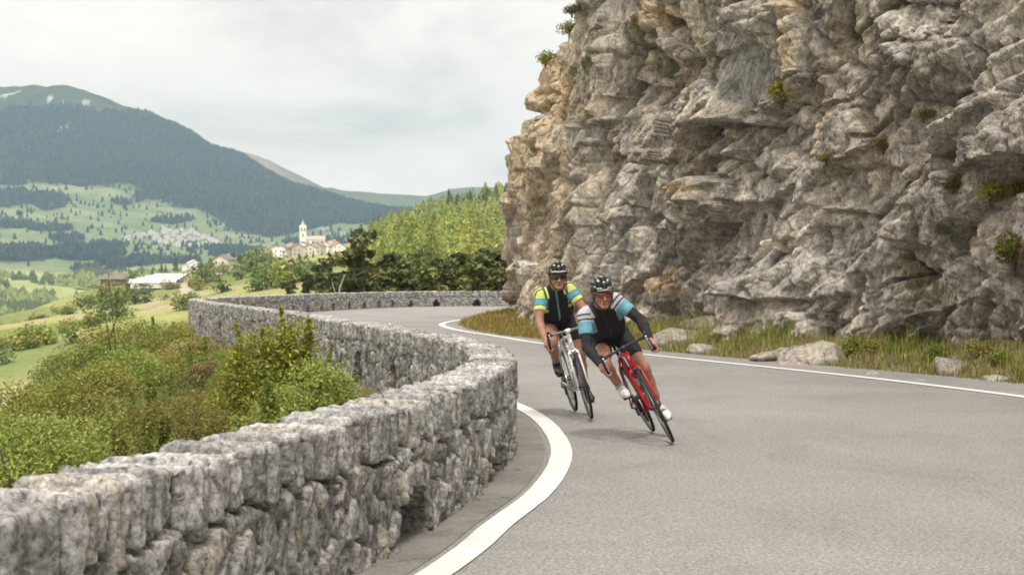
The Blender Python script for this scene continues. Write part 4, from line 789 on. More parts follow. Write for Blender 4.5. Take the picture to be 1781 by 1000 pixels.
# ------------------------------------------------------------------ trees of the hill, the meadow and the village
def pine_kind(seed, H, spread, n=2300, base=(.135, .155, .045)):
    rng = rs(seed); mb = MB(); bend = rng.normal(0, .05, 2)*H; P = np.array([[0, 0, -.4], [bend[0]*.3, bend[1]*.3, H*.35], [bend[0]*.8, bend[1]*.6, H*.68], [bend[0], bend[1], H*.95]]); T = catmull(P, 5); mb.tube(T, np.linspace(.022*H, .004*H, len(T)), 7)
    pads = []
    for i in range(15):
        f = rng.uniform(.30, .97); b = T[int(f*(len(T)-1))]; a = i*2.4+rng.uniform(-.4, .4); ln = spread*(1.08-f*.72)*rng.uniform(.65, 1.15); e = b+np.array([math.cos(a)*ln, math.sin(a)*ln, rng.uniform(-.02, .12)*H]); mb.tube([b, (b+e)/2+[0, 0, -.02*H], e], [.009*H, .006*H, .003*H], 5); pads.append((e*.8+b*.2, ln*.55)); pads.append((e*.45+b*.55+[0, 0, .03*H], ln*.42))
    pads.append((T[-1], spread*.35)); m = len(pads); k = rng.randint(0, m, n); c = np.array([p[0] for p in pads]); r = np.array([p[1] for p in pads]); d = rng.normal(size=(n, 3)); d /= np.linalg.norm(d, axis=1)[:, None]; Q = c[k]+d*(r[k]*rng.uniform(.3, 1, n)**.5)[:, None]*np.array([1, 1, .42])
    V, Fq, C = leaf_cloud(Q, .034*H, clumpcol(base, k, rng, .4), rng, 1.6, .5); cm = mesh_np('crown', V, Fq, False, C); cm.materials.append(M_NEEDLE); to = mb.build('trunk', M_BARK); tm = to.data; bpy.data.objects.remove(to); return tm, cm
def cone_kind(seed, H, w, n, base, mat, droop=.1, leaf=.09):
    """larch or spruce: layered branches round a straight trunk, one mesh with two materials"""
    rng = rs(seed); f = rng.uniform(.08, 1, n)**.8; a = rng.uniform(0, 6.28, n); lay = .5+.5*np.sin(f*26+a*2); r = (1-f)**(.85 if droop > .2 else .6)*w*(.35+.65*rng.uniform(0, 1, n)**.5)*(.72+.4*lay)
    Q = np.stack([np.cos(a)*r, np.sin(a)*r, f*H-droop*r], 1); k = (f*9).astype(int)*5+(a/6.29*5).astype(int); ax = np.stack([np.cos(a), np.sin(a), -.25+0*a], 1); V, Fq, C = leaf_cloud(Q, leaf*H*(1.15-.6*f), clumpcol(base, k, rng, .3, .04), rng, 1.5, .3, ax if droop > .2 else None)
    mb = MB(); mb.tube([[0, 0, -.5], [0, 0, H*.5], [0, 0, H*.98]], [.016*H, .010*H, .002*H], 5); tv = np.vstack(mb.V); tf4 = np.vstack(mb.F[4]); tf5 = np.vstack(mb.F[5]); nv = len(V)
    me = mesh_np('conifer', np.vstack([V, tv]), [np.vstack([Fq, tf4+nv]), tf5+nv], False, np.vstack([C, np.full((len(tv), 3), .08)]), np.concatenate([np.zeros(len(Fq)), np.ones(len(tf4)+len(tf5))])); me.materials.append(mat); me.materials.append(M_BARK); return me
def round_kind(seed, H, w, n, base, mat, leaf=.13, trunk=.25):
    rng = rs(seed); P, k = lumpy(n, rng, 1., 8, 1., .4, .62); P = P*np.array([w, w, H*(1-trunk)*.62]); P[:, 2] += H*(trunk+(1-trunk)*(.34 if trunk < .1 else .46)); P[:, 2] = np.maximum(P[:, 2], -.1+H*trunk); V, Fq, C = leaf_cloud(P, leaf*H, clumpcol(base, k, rng, .35), rng, 1.5, .5)
    mb = MB(); mb.tube([[0, 0, -.5], [.02*H, 0, H*.4], [0, 0, H*.7]], [.03*H, .02*H, .006*H], 5); tv = np.vstack(mb.V); tf4 = np.vstack(mb.F[4]); tf5 = np.vstack(mb.F[5]); nv = len(V)
    me = mesh_np('broadleaf', np.vstack([V, tv]), [np.vstack([Fq, tf4+nv]), tf5+nv], False, np.vstack([C, np.full((len(tv), 3), .08)]), np.concatenate([np.zeros(len(Fq)), np.ones(len(tf4)+len(tf5))])); me.materials.append(mat); me.materials.append(M_BARK); return me
def put(name, me, x, y, rz, s, label, cat, group=None, sz=1.0, z=None):
    o = link(name, me); o.location = (x, y, (zat(x, y) if z is None else z)-.1); o.rotation_euler = (0, 0, rz); o.scale = (s, s, s*sz); return tag(o, label, cat, group)
def build_trees():
    rng = rs(101); pines = [pine_kind(s, 7.0, sp) for s, sp in ((1, 2.7), (2, 2.3), (3, 3.0), (4, 2.2))]; dpine = [pine_kind(s, 7.0, sp, 2300, (.095, .115, .042)) for s, sp in ((5, 2.2), (6, 2.5))]
    def pine(px, pytop, d, kind, s_extra=1., label=None, group=None):
        x, y, zt = W(px, pytop, d); z = zat(x, y); s = max((zt-z)/7.0, .35); r = place([('trunk', kind[0]), ('crown', kind[1])], 'pine_tree', (x, y, z-.1), rng.uniform(0, 6.28), s, label, 'pine tree', group); r.scale = (min(s*s_extra, .95+.25*s), min(s*s_extra, .95+.25*s), s)
    pine(648, 398, 112, pines[0], 1.25, 'broad dark pine standing tallest behind the far stone wall'); pine(612, 428, 118, pines[1], 1.1, 'leaning pine at the left flank of the tallest pine')
    x, y, _ = W(585, 508, 96); r = empty('dead_tree', (x, y, zat(x, y))); tag(r, 'small bare whitish dead tree just behind the far wall', 'dead tree'); mb = MB(); zt = W(585, 500, 96)[2]-zat(x, y); mb.tube([[0, 0, -.2], [.05, 0, zt*.6], [.2, 0, zt], [.5, 0, zt+.75]], [.07, .06, .05, .02], 6); mb.tube([[.12, 0, zt*.85], [-.25, 0, zt+.35]], [.04, .015], 5); mb.build('trunk', M_TWIG, r)
    rowA = [(690,440),(722,432),(750,446),(778,440),(805,428),(832,436),(858,424),(880,432),(668,450),(705,462),(738,466),(765,464),(792,458),(820,460),(846,456),(872,458),(632,458),(598,466),(575,470),(900,430),(660,470),(685,476),(712,474),(740,478),(768,474),(795,476),(822,472),(850,474),(874,470),(640,474),(618,476),(700,448),(790,436),(840,440)]
    for k, (px, pt) in enumerate(rowA): pine(px+rng.uniform(-6, 6), pt+rng.uniform(-6, 6), rng.uniform(104, 150), pines[rng.randint(4)] if rng.uniform() < .8 else dpine[rng.randint(2)], 1.1, 'dark olive pine in the row behind the far wall', 'pines behind the far wall')
    for k, (px, pt) in enumerate([(545,462),(560,448),(530,474),(515,482),(580,452),(552,478),(500,488),(570,480)]): pine(px+rng.uniform(-5, 5), pt, rng.uniform(190, 260), dpine[k % 2], .9, 'dark green pine on the left fringe of the wooded hill', 'pines at the left fringe of the hill')
    # larches and spruces of the wooded hill
    LB = [(.38, .42, .13), (.32, .37, .115), (.42, .445, .14)]; lar = [cone_kind(200+i, 10, 3.0, 420, LB[i % 3], M_LARCH, .1, .062) for i in range(6)]; spr = [cone_kind(220+i, 11, 2.6, 420, (.17, .21, .06), M_LARCH, .25, .066) for i in range(4)]
    pts = []; tries = 0
    while tries < 60000 and len(pts) < 900:
        tries += 1; d = math.sqrt(rng.uniform(300**2, 1080**2)); px = rng.uniform(560, 930); x = (px-CX)/F*d
        if x < -.084*d+2+14*pn(d*.02, 1.): continue
        md = 4.6+d*.0026
        if any((x-a)**2+(d-b)**2 < md**2 for a, b, _ in pts[-900:]): continue
        pts.append((x, d, px))
    pts.sort(key=lambda p: p[1]); far = []; n_ind = 0
    for k, (x, y, px) in enumerate(pts):
        belt = pn(x*.02, y*.007, 2.)+.30*ss(820, 1000, y)-.6*math.exp(-((y-640)/140)**2)+rng.uniform(-.25, .25)-.1; dark = belt > .40
        if n_ind < 280:
            n_ind += 1; me = spr[rng.randint(4)] if dark else lar[rng.randint(6)]
            if dark: put('spruce_tree', me, x, y, rng.uniform(0, 6), rng.uniform(.7, 1.15), 'dark green spruce standing among larches on the wooded hill', 'spruce', 'spruces on the wooded hill')
            else: put('larch_tree', me, x, y, rng.uniform(0, 6), rng.uniform(.65, 1.15), 'yellow green larch on the wooded hill behind the pines', 'larch', 'larches on the wooded hill')
        else: far.append((x, y, dark))
    V = []; Q = []; C = []; nv = 0
    for x, y, dark in far:
        me = (spr[rng.randint(4)] if dark else lar[rng.randint(6)]); v = np.empty(len(me.vertices)*3, np.float32); me.vertices.foreach_get('co', v); v = v.reshape(-1, 3); nq = 420*4; v = v[:nq]; s = rng.uniform(.7, 1.25); a = rng.uniform(0, 6.28); ca, sa = math.cos(a), math.sin(a)
        v = v@np.array([[ca, sa, 0], [-sa, ca, 0], [0, 0, 1]])*s+np.array([x, y, zat(x, y)-.1]); c = np.empty(len(me.vertices)*4, np.float32); me.color_attributes['Col'].data.foreach_get('color', c); c = c.reshape(-1, 4)[:nq, :3]*rng.uniform(.75, 1.4)
        V.append(v); C.append(c); Q.append(np.arange(nq).reshape(-1, 4)+nv); nv += nq
    t_ = leafmat('hill_wood_leaves', 0, 0, .25, .7); o = obj('hill_forest', np.vstack(V), np.vstack(Q), t_, None, False, np.vstack(C)); tag(o, 'upper wood of yellow green larches and dark spruces on the hill crest', 'forest', kind='stuff')
    # bushes dotted over the meadow
    mb_ = [round_kind(240+i, 4.4, 3.2, 300, b, M_FIELDLEAF, .10, .02) for i, b in enumerate(((.15, .195, .05), (.19, .235, .055), (.24, .265, .065), (.13, .17, .055)))]; sp = []
    rows = [((0, 612), (130, 605), 330, 9), ((0, 575), (95, 562), 420, 7), ((70, 555), (230, 520), 470, 8), ((150, 526), (250, 505), 560, 6), ((20, 530), (130, 505), 620, 6), ((240, 520), (330, 545), 420, 6), ((90, 585), (215, 560), 380, 7), ((0, 635), (20, 632), 290, 2), ((235, 505), (310, 512), 650, 5)]
    for (x0, y0), (x1, y1), d, n in rows:
        for i in range(n): f = rng.uniform(0, 1); sp.append((lerp(x0, x1, f)+rng.normal(0, 6), lerp(y0, y1, f)+rng.normal(0, 4), d, rng.uniform(.55, 1.25)))
    for px, py, s in ((190, 522, 1.9), (205, 528, 1.5), (345, 492, 1.8), (358, 485, 2.0), (372, 478, 1.7), (340, 500, 1.3), (385, 502, 1.0), (415, 480, 1.5), (425, 472, 1.7), (440, 468, 1.9), (452, 462, 2.2), (465, 458, 1.8), (395, 470, 1.1), (232, 492, 1.3), (140, 530, 1.2), (470, 494, 1.7), (455, 498, 1.5), (500, 490, 1.6), (487, 484, 1.5), (520, 482, 1.6), (535, 476, 1.4)): sp.append((px, py, None, s))
    yy = np.geomspace(150, 1600, 260)
    for px, py, d, s in sp:
        xs = (px-CX)/F*yy; zz = ground_z(np.stack([xs, yy], 1)); scr = HY-F*(zz-CH)/yy; ok = np.where(np.abs(scr-py) < 7)[0]
        if not len(ok): continue
        j = ok[0] if d is None else ok[np.argmin(np.abs(yy[ok]-d))]; D_ = yy[j]; k = rng.randint(4); put('bush', mb_[k], xs[j], D_, rng.uniform(0, 6), s*(.55+D_/1100.), ('dark', 'mid', 'light', 'deep')[k]+' green round bush dotting the sunlit meadow', 'bush', ('dark', 'mid', 'light', 'deep')[k]+' bushes on the meadow')
build_trees()
# ------------------------------------------------------------------ church village on the knoll, the far village, the white roof on the meadow
M_WALLW = plain('white_render', (.86, .85, .82), .9, scale=.4, var=.06, objspace=True); M_WALLC = plain('cream_render', (.72, .65, .54), .9, scale=.4, var=.08); M_STONEH = plain('house_stone', (.52, .48, .42), .9, scale=.6, var=.2)
M_ROOFG = plain('slate_roof', (.20, .17, .155), .8, scale=1.5, var=.2); M_ROOFR = plain('red_roof', (.36, .20, .145), .8, scale=1.5, var=.2); M_WIN = plain('dark_window', (.05, .055, .06), .25, spec=.5); M_WOODH = plain('brown_timber', (.13, .095, .065), .85, scale=2, var=.3); M_SHEET = plain('pale_sheet_roof', (.72, .68, .66), .6, scale=.3, var=.08)
M_FARW = plain('far_white_render', (.66, .63, .60), .9, scale=.4, var=.08); M_FARR = plain('far_pale_roof', (.50, .46, .44), .8, scale=.4, var=.15)
def house(name, x, y, z, w, l, h, rz, wall, roof, label, pitch=.55, floors=2, group=None, detail=True, cat='house'):
    r = empty(name, (x, y, z), rz); tag(r, label, cat, group); mb = MB(); g = w/2*pitch
    V = np.array([[-w/2, -l/2, -1.5], [w/2, -l/2, -1.5], [w/2, l/2, -1.5], [-w/2, l/2, -1.5], [-w/2, -l/2, h], [w/2, -l/2, h], [w/2, l/2, h], [-w/2, l/2, h], [0, -l/2, h+g], [0, l/2, h+g]])
    mb.add(V, [np.array([[0, 1, 5, 4], [1, 2, 6, 5], [2, 3, 7, 6], [3, 0, 4, 7]]), np.array([[4, 5, 8], [6, 7, 9]])]); mb.build('wall', wall, r, False)
    rb = MB(); o = .5; th = .25
    for s in (-1, 1):
        a = np.array([[s*(w/2+o), -l/2-o, h-o*pitch], [0, -l/2-o, h+g], [0, l/2+o, h+g], [s*(w/2+o), l/2+o, h-o*pitch]])+np.array([0, 0, .05]); b = a+np.array([0, 0, th]); rb.add(np.vstack([a, b]), np.array([[0, 1, 2, 3], [4, 7, 6, 5], [0, 4, 5, 1], [2, 6, 7, 3], [0, 3, 7, 4]]))
    ro = rb.build('roof', roof, r, False)
    if detail:
        MB().box((w*.18, l*.2, h+g*.9), (.8, .8, 1.6)).build('chimney', M_STONEH, ro, False)
        for f in range(floors):
            zc = 1.5+f*2.7
            if zc+.7 > h: break
            for sx in np.arange(-w/2+1.8, w/2-1.2, 3.0): 
                MB().box((sx, -l/2-.03, zc), (.75, .10, 1.1)).build('window', M_WIN, r, False)
            for sy in np.arange(-l/2+1.6, l/2-1, 3.0): MB().box((-w/2-.03, sy, zc), (.10, .75, 1.1)).build('window', M_WIN, r, False)
    return r
def gpos(px, py, d0=250, d1=1700):
    yy = np.geomspace(d0, d1, 400); xs = (px-CX)/F*yy; zz = ground_z(np.stack([xs, yy], 1)); scr = HY-F*(zz-CH)/yy; vis = scr <= np.minimum.accumulate(scr)+.01; e = np.abs(scr-py)+np.where(vis, 0, 60); j = e.argmin(); return xs[j], yy[j], zz[j]
def build_village():
    x, y, z = gpos(548, 433, 1350, 1560); y = max(y, 1440); x = (548-CX)/F*y; z = W(548, 430, y)[2]; gz = zat(x, y); base = z
    ch = empty('church', (x, y, z), R(8)); tag(ch, 'white church with a tall slender bell tower and pointed spire on the village knoll', 'church')
    u = y/F                                                         # metres per photograph pixel there
    w, l, h = 19*u*.55, 34*u, 13*u
    mb = MB(); g = 6*u; V = np.array([[-l/2, -w/2, -6], [l/2, -w/2, -6], [l/2, w/2, -6], [-l/2, w/2, -6], [-l/2, -w/2, h], [l/2, -w/2, h], [l/2, w/2, h], [-l/2, w/2, h], [-l/2, 0, h+g], [l/2, 0, h+g]])
    mb.add(V, [np.array([[0, 1, 5, 4], [1, 2, 6, 5], [2, 3, 7, 6], [3, 0, 4, 7]]), np.array([[5, 6, 9], [7, 4, 8]])]); nv = mb.build('nave', M_WALLW, ch, False)
    for s in np.linspace(-.36, .36, 4): MB().box((s*l, -w/2-.05, h*.55), (1.3, .2, 3.2)).build('window', M_WIN, nv, False)
    rb = MB()
    for s in (-1, 1):
        a = np.array([[-l/2-.4, s*(w/2+.5), h-.4], [-l/2-.4, 0, h+g], [l/2+.4, 0, h+g], [l/2+.4, s*(w/2+.5), h-.4]])+np.array([0, 0, .08]); b = a+np.array([0, 0, .3]); rb.add(np.vstack([a, b]), np.array([[0, 1, 2, 3], [4, 7, 6, 5], [0, 4, 5, 1], [2, 6, 7, 3], [0, 3, 7, 4]]))
    rb.build('roof', plain('church_roof', (.52, .44, .38), .8, scale=.5, var=.1), ch, False)
    tw = 11.5*u; tx = -l/2-tw*.35; th = 37*u
    tm = MB().box((tx, 0, th/2-3), (tw, tw, th+6)); tm.box((tx, 0, th*.66), (tw*1.06, tw*1.06, .5)); tm.box((tx, 0, th*.93), (tw*1.10, tw*1.10, .7)); tower = tm.build('tower', M_WALLW, ch, False)
    for zc in (.55, .8):
        for sx in (-.2, .2) if zc > .7 else (0,): MB().box((tx+sx*tw, -tw/2-.06, th*zc), (tw*.16, .22, 2.6)).build('window', M_WIN, tower, False)
    sp = MB(); sp.lathe([(tw*.60, th), (tw*.30, th+2.2*u), (tw*.22, th+4*u), (.05, th+11*u)], 8, 'z', (tx, 0, 0)); sp.tube([[tx, 0, th+11*u-.2], [tx, 0, th+12.5*u]], .09, 5); sp.build('spire', plain('spire_roof', (.50, .47, .44), .6), tower, False)
    # houses below the church
    H = [(478,452,10,9,5.5,20,'w','g','white gabled house lowest on the village slope, left of the rest'),(492,448,9,10,6,-15,'w','g','white house with grey roof above the lowest village house'),(505,440,11,9,6,10,'c','r','cream house with red roof left of the church'),(515,446,9,9,6,30,'s','g','stone grey house below the church tower'),(527,441,10,11,6,-5,'w','g','white house tucked under the church tower'),(538,444,9,8,5,15,'c','g','cream house below the nave'),(552,441,10,9,6,-20,'s','r','stone house with red roof below the nave end'),(566,440,9,11,6,5,'w','g','white house right below the church'),(578,436,10,9,6,-10,'c','r','cream house with red roof right of the church'),(586,441,9,9,5,25,'w','r','white house at the right end of the village'),(497,457,8,8,4,40,'s','g','small stone barn at the foot of the village'),(470,460,8,9,5,-30,'c','r','cream cottage at the left foot of the village'),(512,434,8,9,5,0,'s','r','small red roofed house just left of the tower')]
    for px, py, w_, l_, h_, a, wl, rf, lab in H:
        x, y, z = gpos(px, py, 1150, 1540); house('house', x, y, z, w_, l_, h_, R(a), {'w': M_WALLW, 'c': M_WALLC, 's': M_STONEH}[wl], {'g': M_ROOFG, 'r': M_ROOFR}[rf], lab)
    x, y, z = gpos(390, 476, 700, 1100); house('house', x, y, z+.4, 7.5, 6.5, 5.5, R(-20), M_WALLC, M_ROOFG, 'lone light house with dark timber base among bushes on the meadow'); 
    x, y, z = gpos(336, 468, 850, 1250); house('house', x, y, z, 7, 8, 4, R(25), M_WALLW, M_SHEET, 'white cottage beside the dirt track at the top of the meadow'); x, y, z = gpos(322, 470, 850, 1250); house('shed', x, y, z, 4, 4, 3, R(5), M_WALLW, M_SHEET, 'tiny white shed left of the white cottage', detail=False, cat='shed')
    x, y, z = gpos(205, 497, 600, 1000); house('barn', x, y, z, 8, 13, 3.0, R(70), M_WOODH, M_ROOFG, 'low brown barn at the left end of the meadow crest', detail=False, cat='barn')
    # long white sheeted roof
    x, y, z = gpos(284, 497, 650, 1000); u = y/F; r = empty('greenhouse', (x, y, z), R(-6)); tag(r, 'long low white roofed greenhouse shining on the meadow', 'greenhouse'); L_, D_ = 84*u, 30
    a = np.linspace(0, math.pi, 13); n = 4; V = []; Fq = []
    for k in range(n):
        y0 = -D_/2+k*D_/n; P = np.stack([np.cos(a)*-D_/n/2+y0+D_/n/2, 1.2+np.sin(a)*1.7+k*.75], 1); b = len(V)
        for s in (-1, 1): V += [[s*L_/2*(1-.10*k), p[0], p[1]] for p in P]
        Fq += [[b+i, b+i+1, b+13+i+1, b+13+i] for i in range(12)]
    obj('roof', np.array(V), np.array(Fq), M_SHEET, r, True); MB().box((0, 0, .2), (L_*.9, D_*.98, 2.2)).build('wall', M_SHEET, r, False)
    # the dirt track
    P = [gpos(px, py, 300, 1200) for px, py in ((330, 512), (323, 505), (321, 497), (327, 488), (335, 479), (332, 472))]; pt = Path([p[:2] for p in P]); s = np.linspace(0, pt.L, 60); l = pt.at(s)+pt.nrm(s, 4)*2; q = pt.at(s)-pt.nrm(s, 4)*2; V = np.stack([l, q], 1).reshape(-1, 2); z = np.maximum.reduce([ground_z(V)+.12, ground_z(V+np.array([0, 4.]))*.5+ground_z(V-np.array([0, 4.]))*.5+.12])
    o = obj('path', np.column_stack([V, z]), grid_faces(60, 2), plain('track_dirt', (.42, .36, .27), .95, scale=.3), None, True); tag(o, 'pale dirt track climbing the meadow', 'path', kind='structure')
    # tall single trees by the track and the village
    rng = rs(303); spk = [cone_kind(330+i, 10, 2.2, 260, (.075, .105, .05), M_LARCH, .25, .08) for i in range(3)]; rnd = [round_kind(340+i, 9, 3.6, 320, b, M_FIELDLEAF, .09, .12) for i, b in enumerate(((.11, .155, .05), (.17, .225, .06)))]
    T = [(281,470,20,0,'left of three dark spruces on the meadow crest'),(306,468,26,0,'tallest slender dark spruce on the meadow crest'),(330,466,19,0,'dark spruce right of the tallest one on the meadow crest'),(288,472,16,0,'stubby dark spruce beside the left crest spruce'),(246,476,12,0,'small dark spruce at the low end of the crest'),(265,474,11,0,'second smallest spruce on the low end of the crest'),(345,464,14,0,'short spruce behind the white cottage'),(405,456,20,1,'round dark tree above the lone light house'),(418,458,18,1,'second round dark tree above the lone light house'),(452,462,34,2,'big green tree standing left of the village'),(462,464,28,2,'broad green tree joined to the big one left of the village'),(440,470,22,1,'lower dark tree in front of the big green tree'),(545,458,22,0,'dark spruce right below the church'),(484,436,12,1,'small dark tree between village roofs'),(520,452,12,1,'dark tree among the lower village houses'),(533,451,10,2,'green tree among the lower village houses'),(350,474,20,2,'bushy green tree left of the lone light house'),(365,468,22,2,'rounder green tree close to the lone light house'),(572,450,16,0,'dark spruce at the right foot of the village'),(560,455,18,0,'tall dark spruce between village and pines')]
    for px, py, hp, k, lab in T:
        x, y, z = gpos(px, py, 700 if px < 470 else 1000, 1500); h = hp*y/F; 
        if k == 0: put('spruce_tree', spk[rng.randint(3)], x, y, rng.uniform(0, 6), h/10, lab, 'spruce')
        else: put('tree', rnd[k-1], x, y, rng.uniform(0, 6), h/9, lab, 'tree')
    # the far village on the mountain foot
    hw = MB(); w_, l_, h_ = 8., 9., 5.5; hs = house('house', 0, 0, 0, 9, 10, 7.5, 0, M_FARW, M_FARR, 'x', detail=False); hs2 = house('house', 0, 0, 0, 10, 14, 7.5, 0, M_FARW, M_ROOFG, 'x', detail=False); first = {0: True, 1: True}
    spots = [(222, 417), (238, 414), (246, 413), (252, 411), (262, 409), (270, 413), (281, 401), (286, 406), (292, 409), (297, 405), (303, 411), (308, 407), (314, 404), (318, 411), (324, 408), (330, 406), (333, 402), (339, 409), (345, 412), (290, 417), (300, 420), (312, 419), (322, 421), (332, 418), (341, 419), (351, 416), (358, 414), (364, 418), (371, 421), (377, 425), (268, 418), (278, 422), (288, 425), (318, 427), (330, 430), (344, 429), (356, 428), (366, 431), (374, 433), (308, 428)]
    yy = np.geomspace(2300, 3500, 300)
    for k, (px, py) in enumerate(spots):
        xs = (px-CX)/F*yy; zz = mtn_z(np.stack([xs, yy], 1)); scr = HY-F*(zz-CH)/yy; j = np.abs(scr-py).argmin(); kd = int(rng.uniform() < .45); src = hs2 if kd else hs
        o = src if first[kd] else copy_tree(src); first[kd] = False; o.location = (xs[j], yy[j], zz[j]+.5); o.rotation_euler = (0, 0, rng.uniform(-.6, .6)); s = rng.uniform(.7, 1.05); o.scale = (s, s, s)
        tag(o, 'tiny '+('white house with dark roof' if kd else 'white house with pale roof')+' of the village across the valley', 'house', ('dark roofed' if kd else 'pale roofed')+' houses of the village across the valley')
build_village()
# ------------------------------------------------------------------ two road bicycles (local frame: x forward, y rider's left, z up; bottom bracket over the origin)
def gloss(name, c, rough=.3, metal=0, spec=.5): return plain(name, c, rough, metal, spec, 60, .06)
M_RUB = plain('tyre_rubber', (.022, .022, .023), .75, scale=80, var=.25); M_BLK = plain('black_parts', (.028, .028, .03), .45, scale=60, var=.2); M_ALU = plain('bright_alloy', (.62, .62, .63), .3, .9, scale=90, var=.1); M_CHN = plain('chain_steel', (.16, .15, .14), .45, .8, scale=200, var=.3); M_RIM = plain('dark_rim', (.05, .05, .055), .4, scale=50, var=.2); M_SPK = plain('spoke_steel', (.45, .45, .46), .35, .8); M_TAPE = plain('bar_tape', (.035, .034, .034), .8, scale=120, var=.3, bump=.4)
M_RED = gloss('red_frame_paint', (.50, .012, .028), .28); M_WHT = gloss('white_frame_paint', (.78, .78, .77), .28); M_GRY = gloss('grey_frame_paint', (.16, .165, .17), .35)
BB = np.array([0, 0, .27]); RA = np.array([-.405, 0, .335]); FA = np.array([.578, 0, .335]); WR = .335
def wheel(name, c, root, steer, rear, label=None):
    ws = MB(); prof = [(.285, -.010), (.292, -.0125), (.312, -.0115), (.318, -.009), (.318, .009), (.312, .0115), (.292, .0125), (.285, .010)]; ws.lathe(prof, 56, 'y', (0, 0, 0), close=True)
    w_ = ws.build('wheel', M_RIM, root)
    tp = [(.326+.0125*math.cos(a)*.75-.003, .0125*math.sin(a)) for a in np.linspace(0, 2*math.pi, 10, endpoint=False)]; MB().lathe(tp, 64, 'y', close=True).build('tyre', M_RUB, w_)
    MB().lathe([(.0, -.05), (.012, -.05), (.012, -.036), (.022, -.034), (.022, -.028), (.013, -.022), (.013, .022), (.022, .028), (.022, .034), (.012, .036), (.012, .05), (0, .05)], 16, 'y').build('hub', M_BLK, w_)
    sp = MB(); n = 20
    for i in range(n):
        a = i/n*2*math.pi; b = a+(.35 if i % 2 else -.35); s = .030 if (i//2) % 2 else -.030; sp.tube([[.02*math.cos(b), s, .02*math.sin(b)], [.288*math.cos(a), 0, .288*math.sin(a)]], .0011, 4)
    sp.build('spokes', M_SPK, w_)
    if rear:
        cs = MB()
        for k in range(6): cs.lathe([(.0, -.016-.004*k), (.030+.0035*(5-k)+.008, -.016-.004*k), (.030+.0035*(5-k)+.008, -.0178-.004*k), (0, -.0178-.004*k)], 22, 'y')
        cs.build('cassette', M_CHN, w_)
    w_.location = c; w_.rotation_euler = (0, 0, steer); return w_
def make_bike(name, label, frame, fork_m, accent, steer, seat_bag=False, group='road bicycles'):
    r = empty(name, (0, 0, 0)); tag(r, label, 'bicycle', group)
    HT, HB = np.array([.405, 0, .845]), np.array([.448, 0, .705]); ST = np.array([-.148, 0, .775]); f = MB()
    f.tube([ST*.0+BB, BB*.5+ST*.5, ST], [.019, .0165, .0155], 12); f.tube([HT+[0, 0, -.02], (HT+ST)/2+[0, 0, .0], ST], [.021, .018, .0155], 12); f.tube([HB+[0, 0, .012], (HB+BB)/2, BB], [.026, .025, .023], 12); f.tube([HT, HB], [.023, .027], 14); f.tube([BB+[0, -.045, 0], BB+[0, .045, 0]], .024, 14)
    for s in (-1, 1):
        f.tube([BB+[-.03, s*.025, 0], BB*.5+RA*.5+[0, s*.052, .01], RA+[0, s*.066, 0]], [.013, .011, .009], 8); f.tube([ST+[0, s*.016, -.02], (ST+RA)/2+[0, s*.05, 0], RA+[0, s*.066, 0]], [.010, .008, .008], 8)
    fr = f.build('frame', frame, r); 
    # decals: two pale bands on the down tube and one on the head tube, accent colour
    d = (BB-HB)/np.linalg.norm(BB-HB)
    for a0, a1 in ((.16, .20), (.24, .42), (.62, .66)): MB().tube([HB+d*a0*.58, HB+d*a1*.58], [.0268, .0264], 12).build('band', accent, fr)
    k = MB(); cs_, sn = math.cos(steer), math.sin(steer); ax = (HT-HB)/np.linalg.norm(HT-HB)
    Rm = np.array(Matrix.Rotation(steer, 3, Vector(ax)))
    def st(P): return (np.asarray(P, float)-HB)@Rm.T+HB
    for s in (-1, 1): k.tube(st([HB+[0, s*.020, -.005], HB+[.012, s*.046, -.03], (HB*.45+FA*.55)+[.0, s*.052, 0], FA+[0, s*.052, 0]]), [.017, .015, .012, .008], 10, flat=.8)
    k.tube(st([HB+[-.002, -.03, -.012], HB+[-.002, .03, -.012]]), .020, 10); k.build('fork', fork_m, r)
    # stem, bar, tape, levers
    BC = np.array([.478, 0, .895]); s_ = MB(); s_.tube(st([HT+[-.006, 0, .0], HT+[-.016, 0, .05]]), .0175, 12); s_.tube(st([HT+[-.012, 0, .040], BC]), [.0165, .016], 10); s_.tube(st([BC+[0, -.024, 0], BC+[0, .024, 0]]), .021, 12); s_.build('stem', M_BLK if frame is not M_WHT else M_WHT, r)
    half = [(.478, .0, .895), (.478, .09, .896), (.480, .165, .894), (.505, .198, .892), (.545, .206, .885), (.574, .209, .858), (.575, .212, .815), (.548, .214, .782), (.505, .216, .768), (.43, .218, .764)]
    P = np.array(half); Q = P.copy(); Q[:, 1] *= -1; bar = np.vstack([Q[::-1], P[1:]]); hb = MB().tube(st(catmull(bar, 5)), .0135, 10).build('handlebar', M_BLK if frame is M_RED else M_GRY, r)
    for s in (-1, 1):
        T = catmull(np.array([(x, y*s, z) for x, y, z in half[2:]]), 5); MB().tube(st(T), .0168, 10).build('bar_tape', M_TAPE, hb)
        h = MB(); h.tube(st([[.55, s*.207, .888], [.585, s*.207, .905], [.612, s*.205, .935], [.618, s*.205, .945]]), [.016, .018, .017, .010], 9); h.build('brake_hood', M_BLK, r); MB().tube(st(catmull([[.606, s*.205, .915], [.632, s*.200, .88], [.628, s*.203, .83], [.612, s*.205, .785]], 4)), [.008]*4+[.0075]*4+[.006]*4+[.005], 7).build('brake_lever', M_ALU, r)
        MB().box(st(np.array([[.640, s*.203, .905]]))[0], (.004, .014, .022)).build('shifter_cap', M_ALU, r)
    # saddle and post
    sp = MB().tube([ST, ST+(ST-BB)/np.linalg.norm(ST-BB)*.165], .0135, 10).build('seatpost', M_BLK, r); sd_ = MB(); xs = np.linspace(-.145, .13, 14); V = []; top = ST+(ST-BB)/np.linalg.norm(ST-BB)*.185
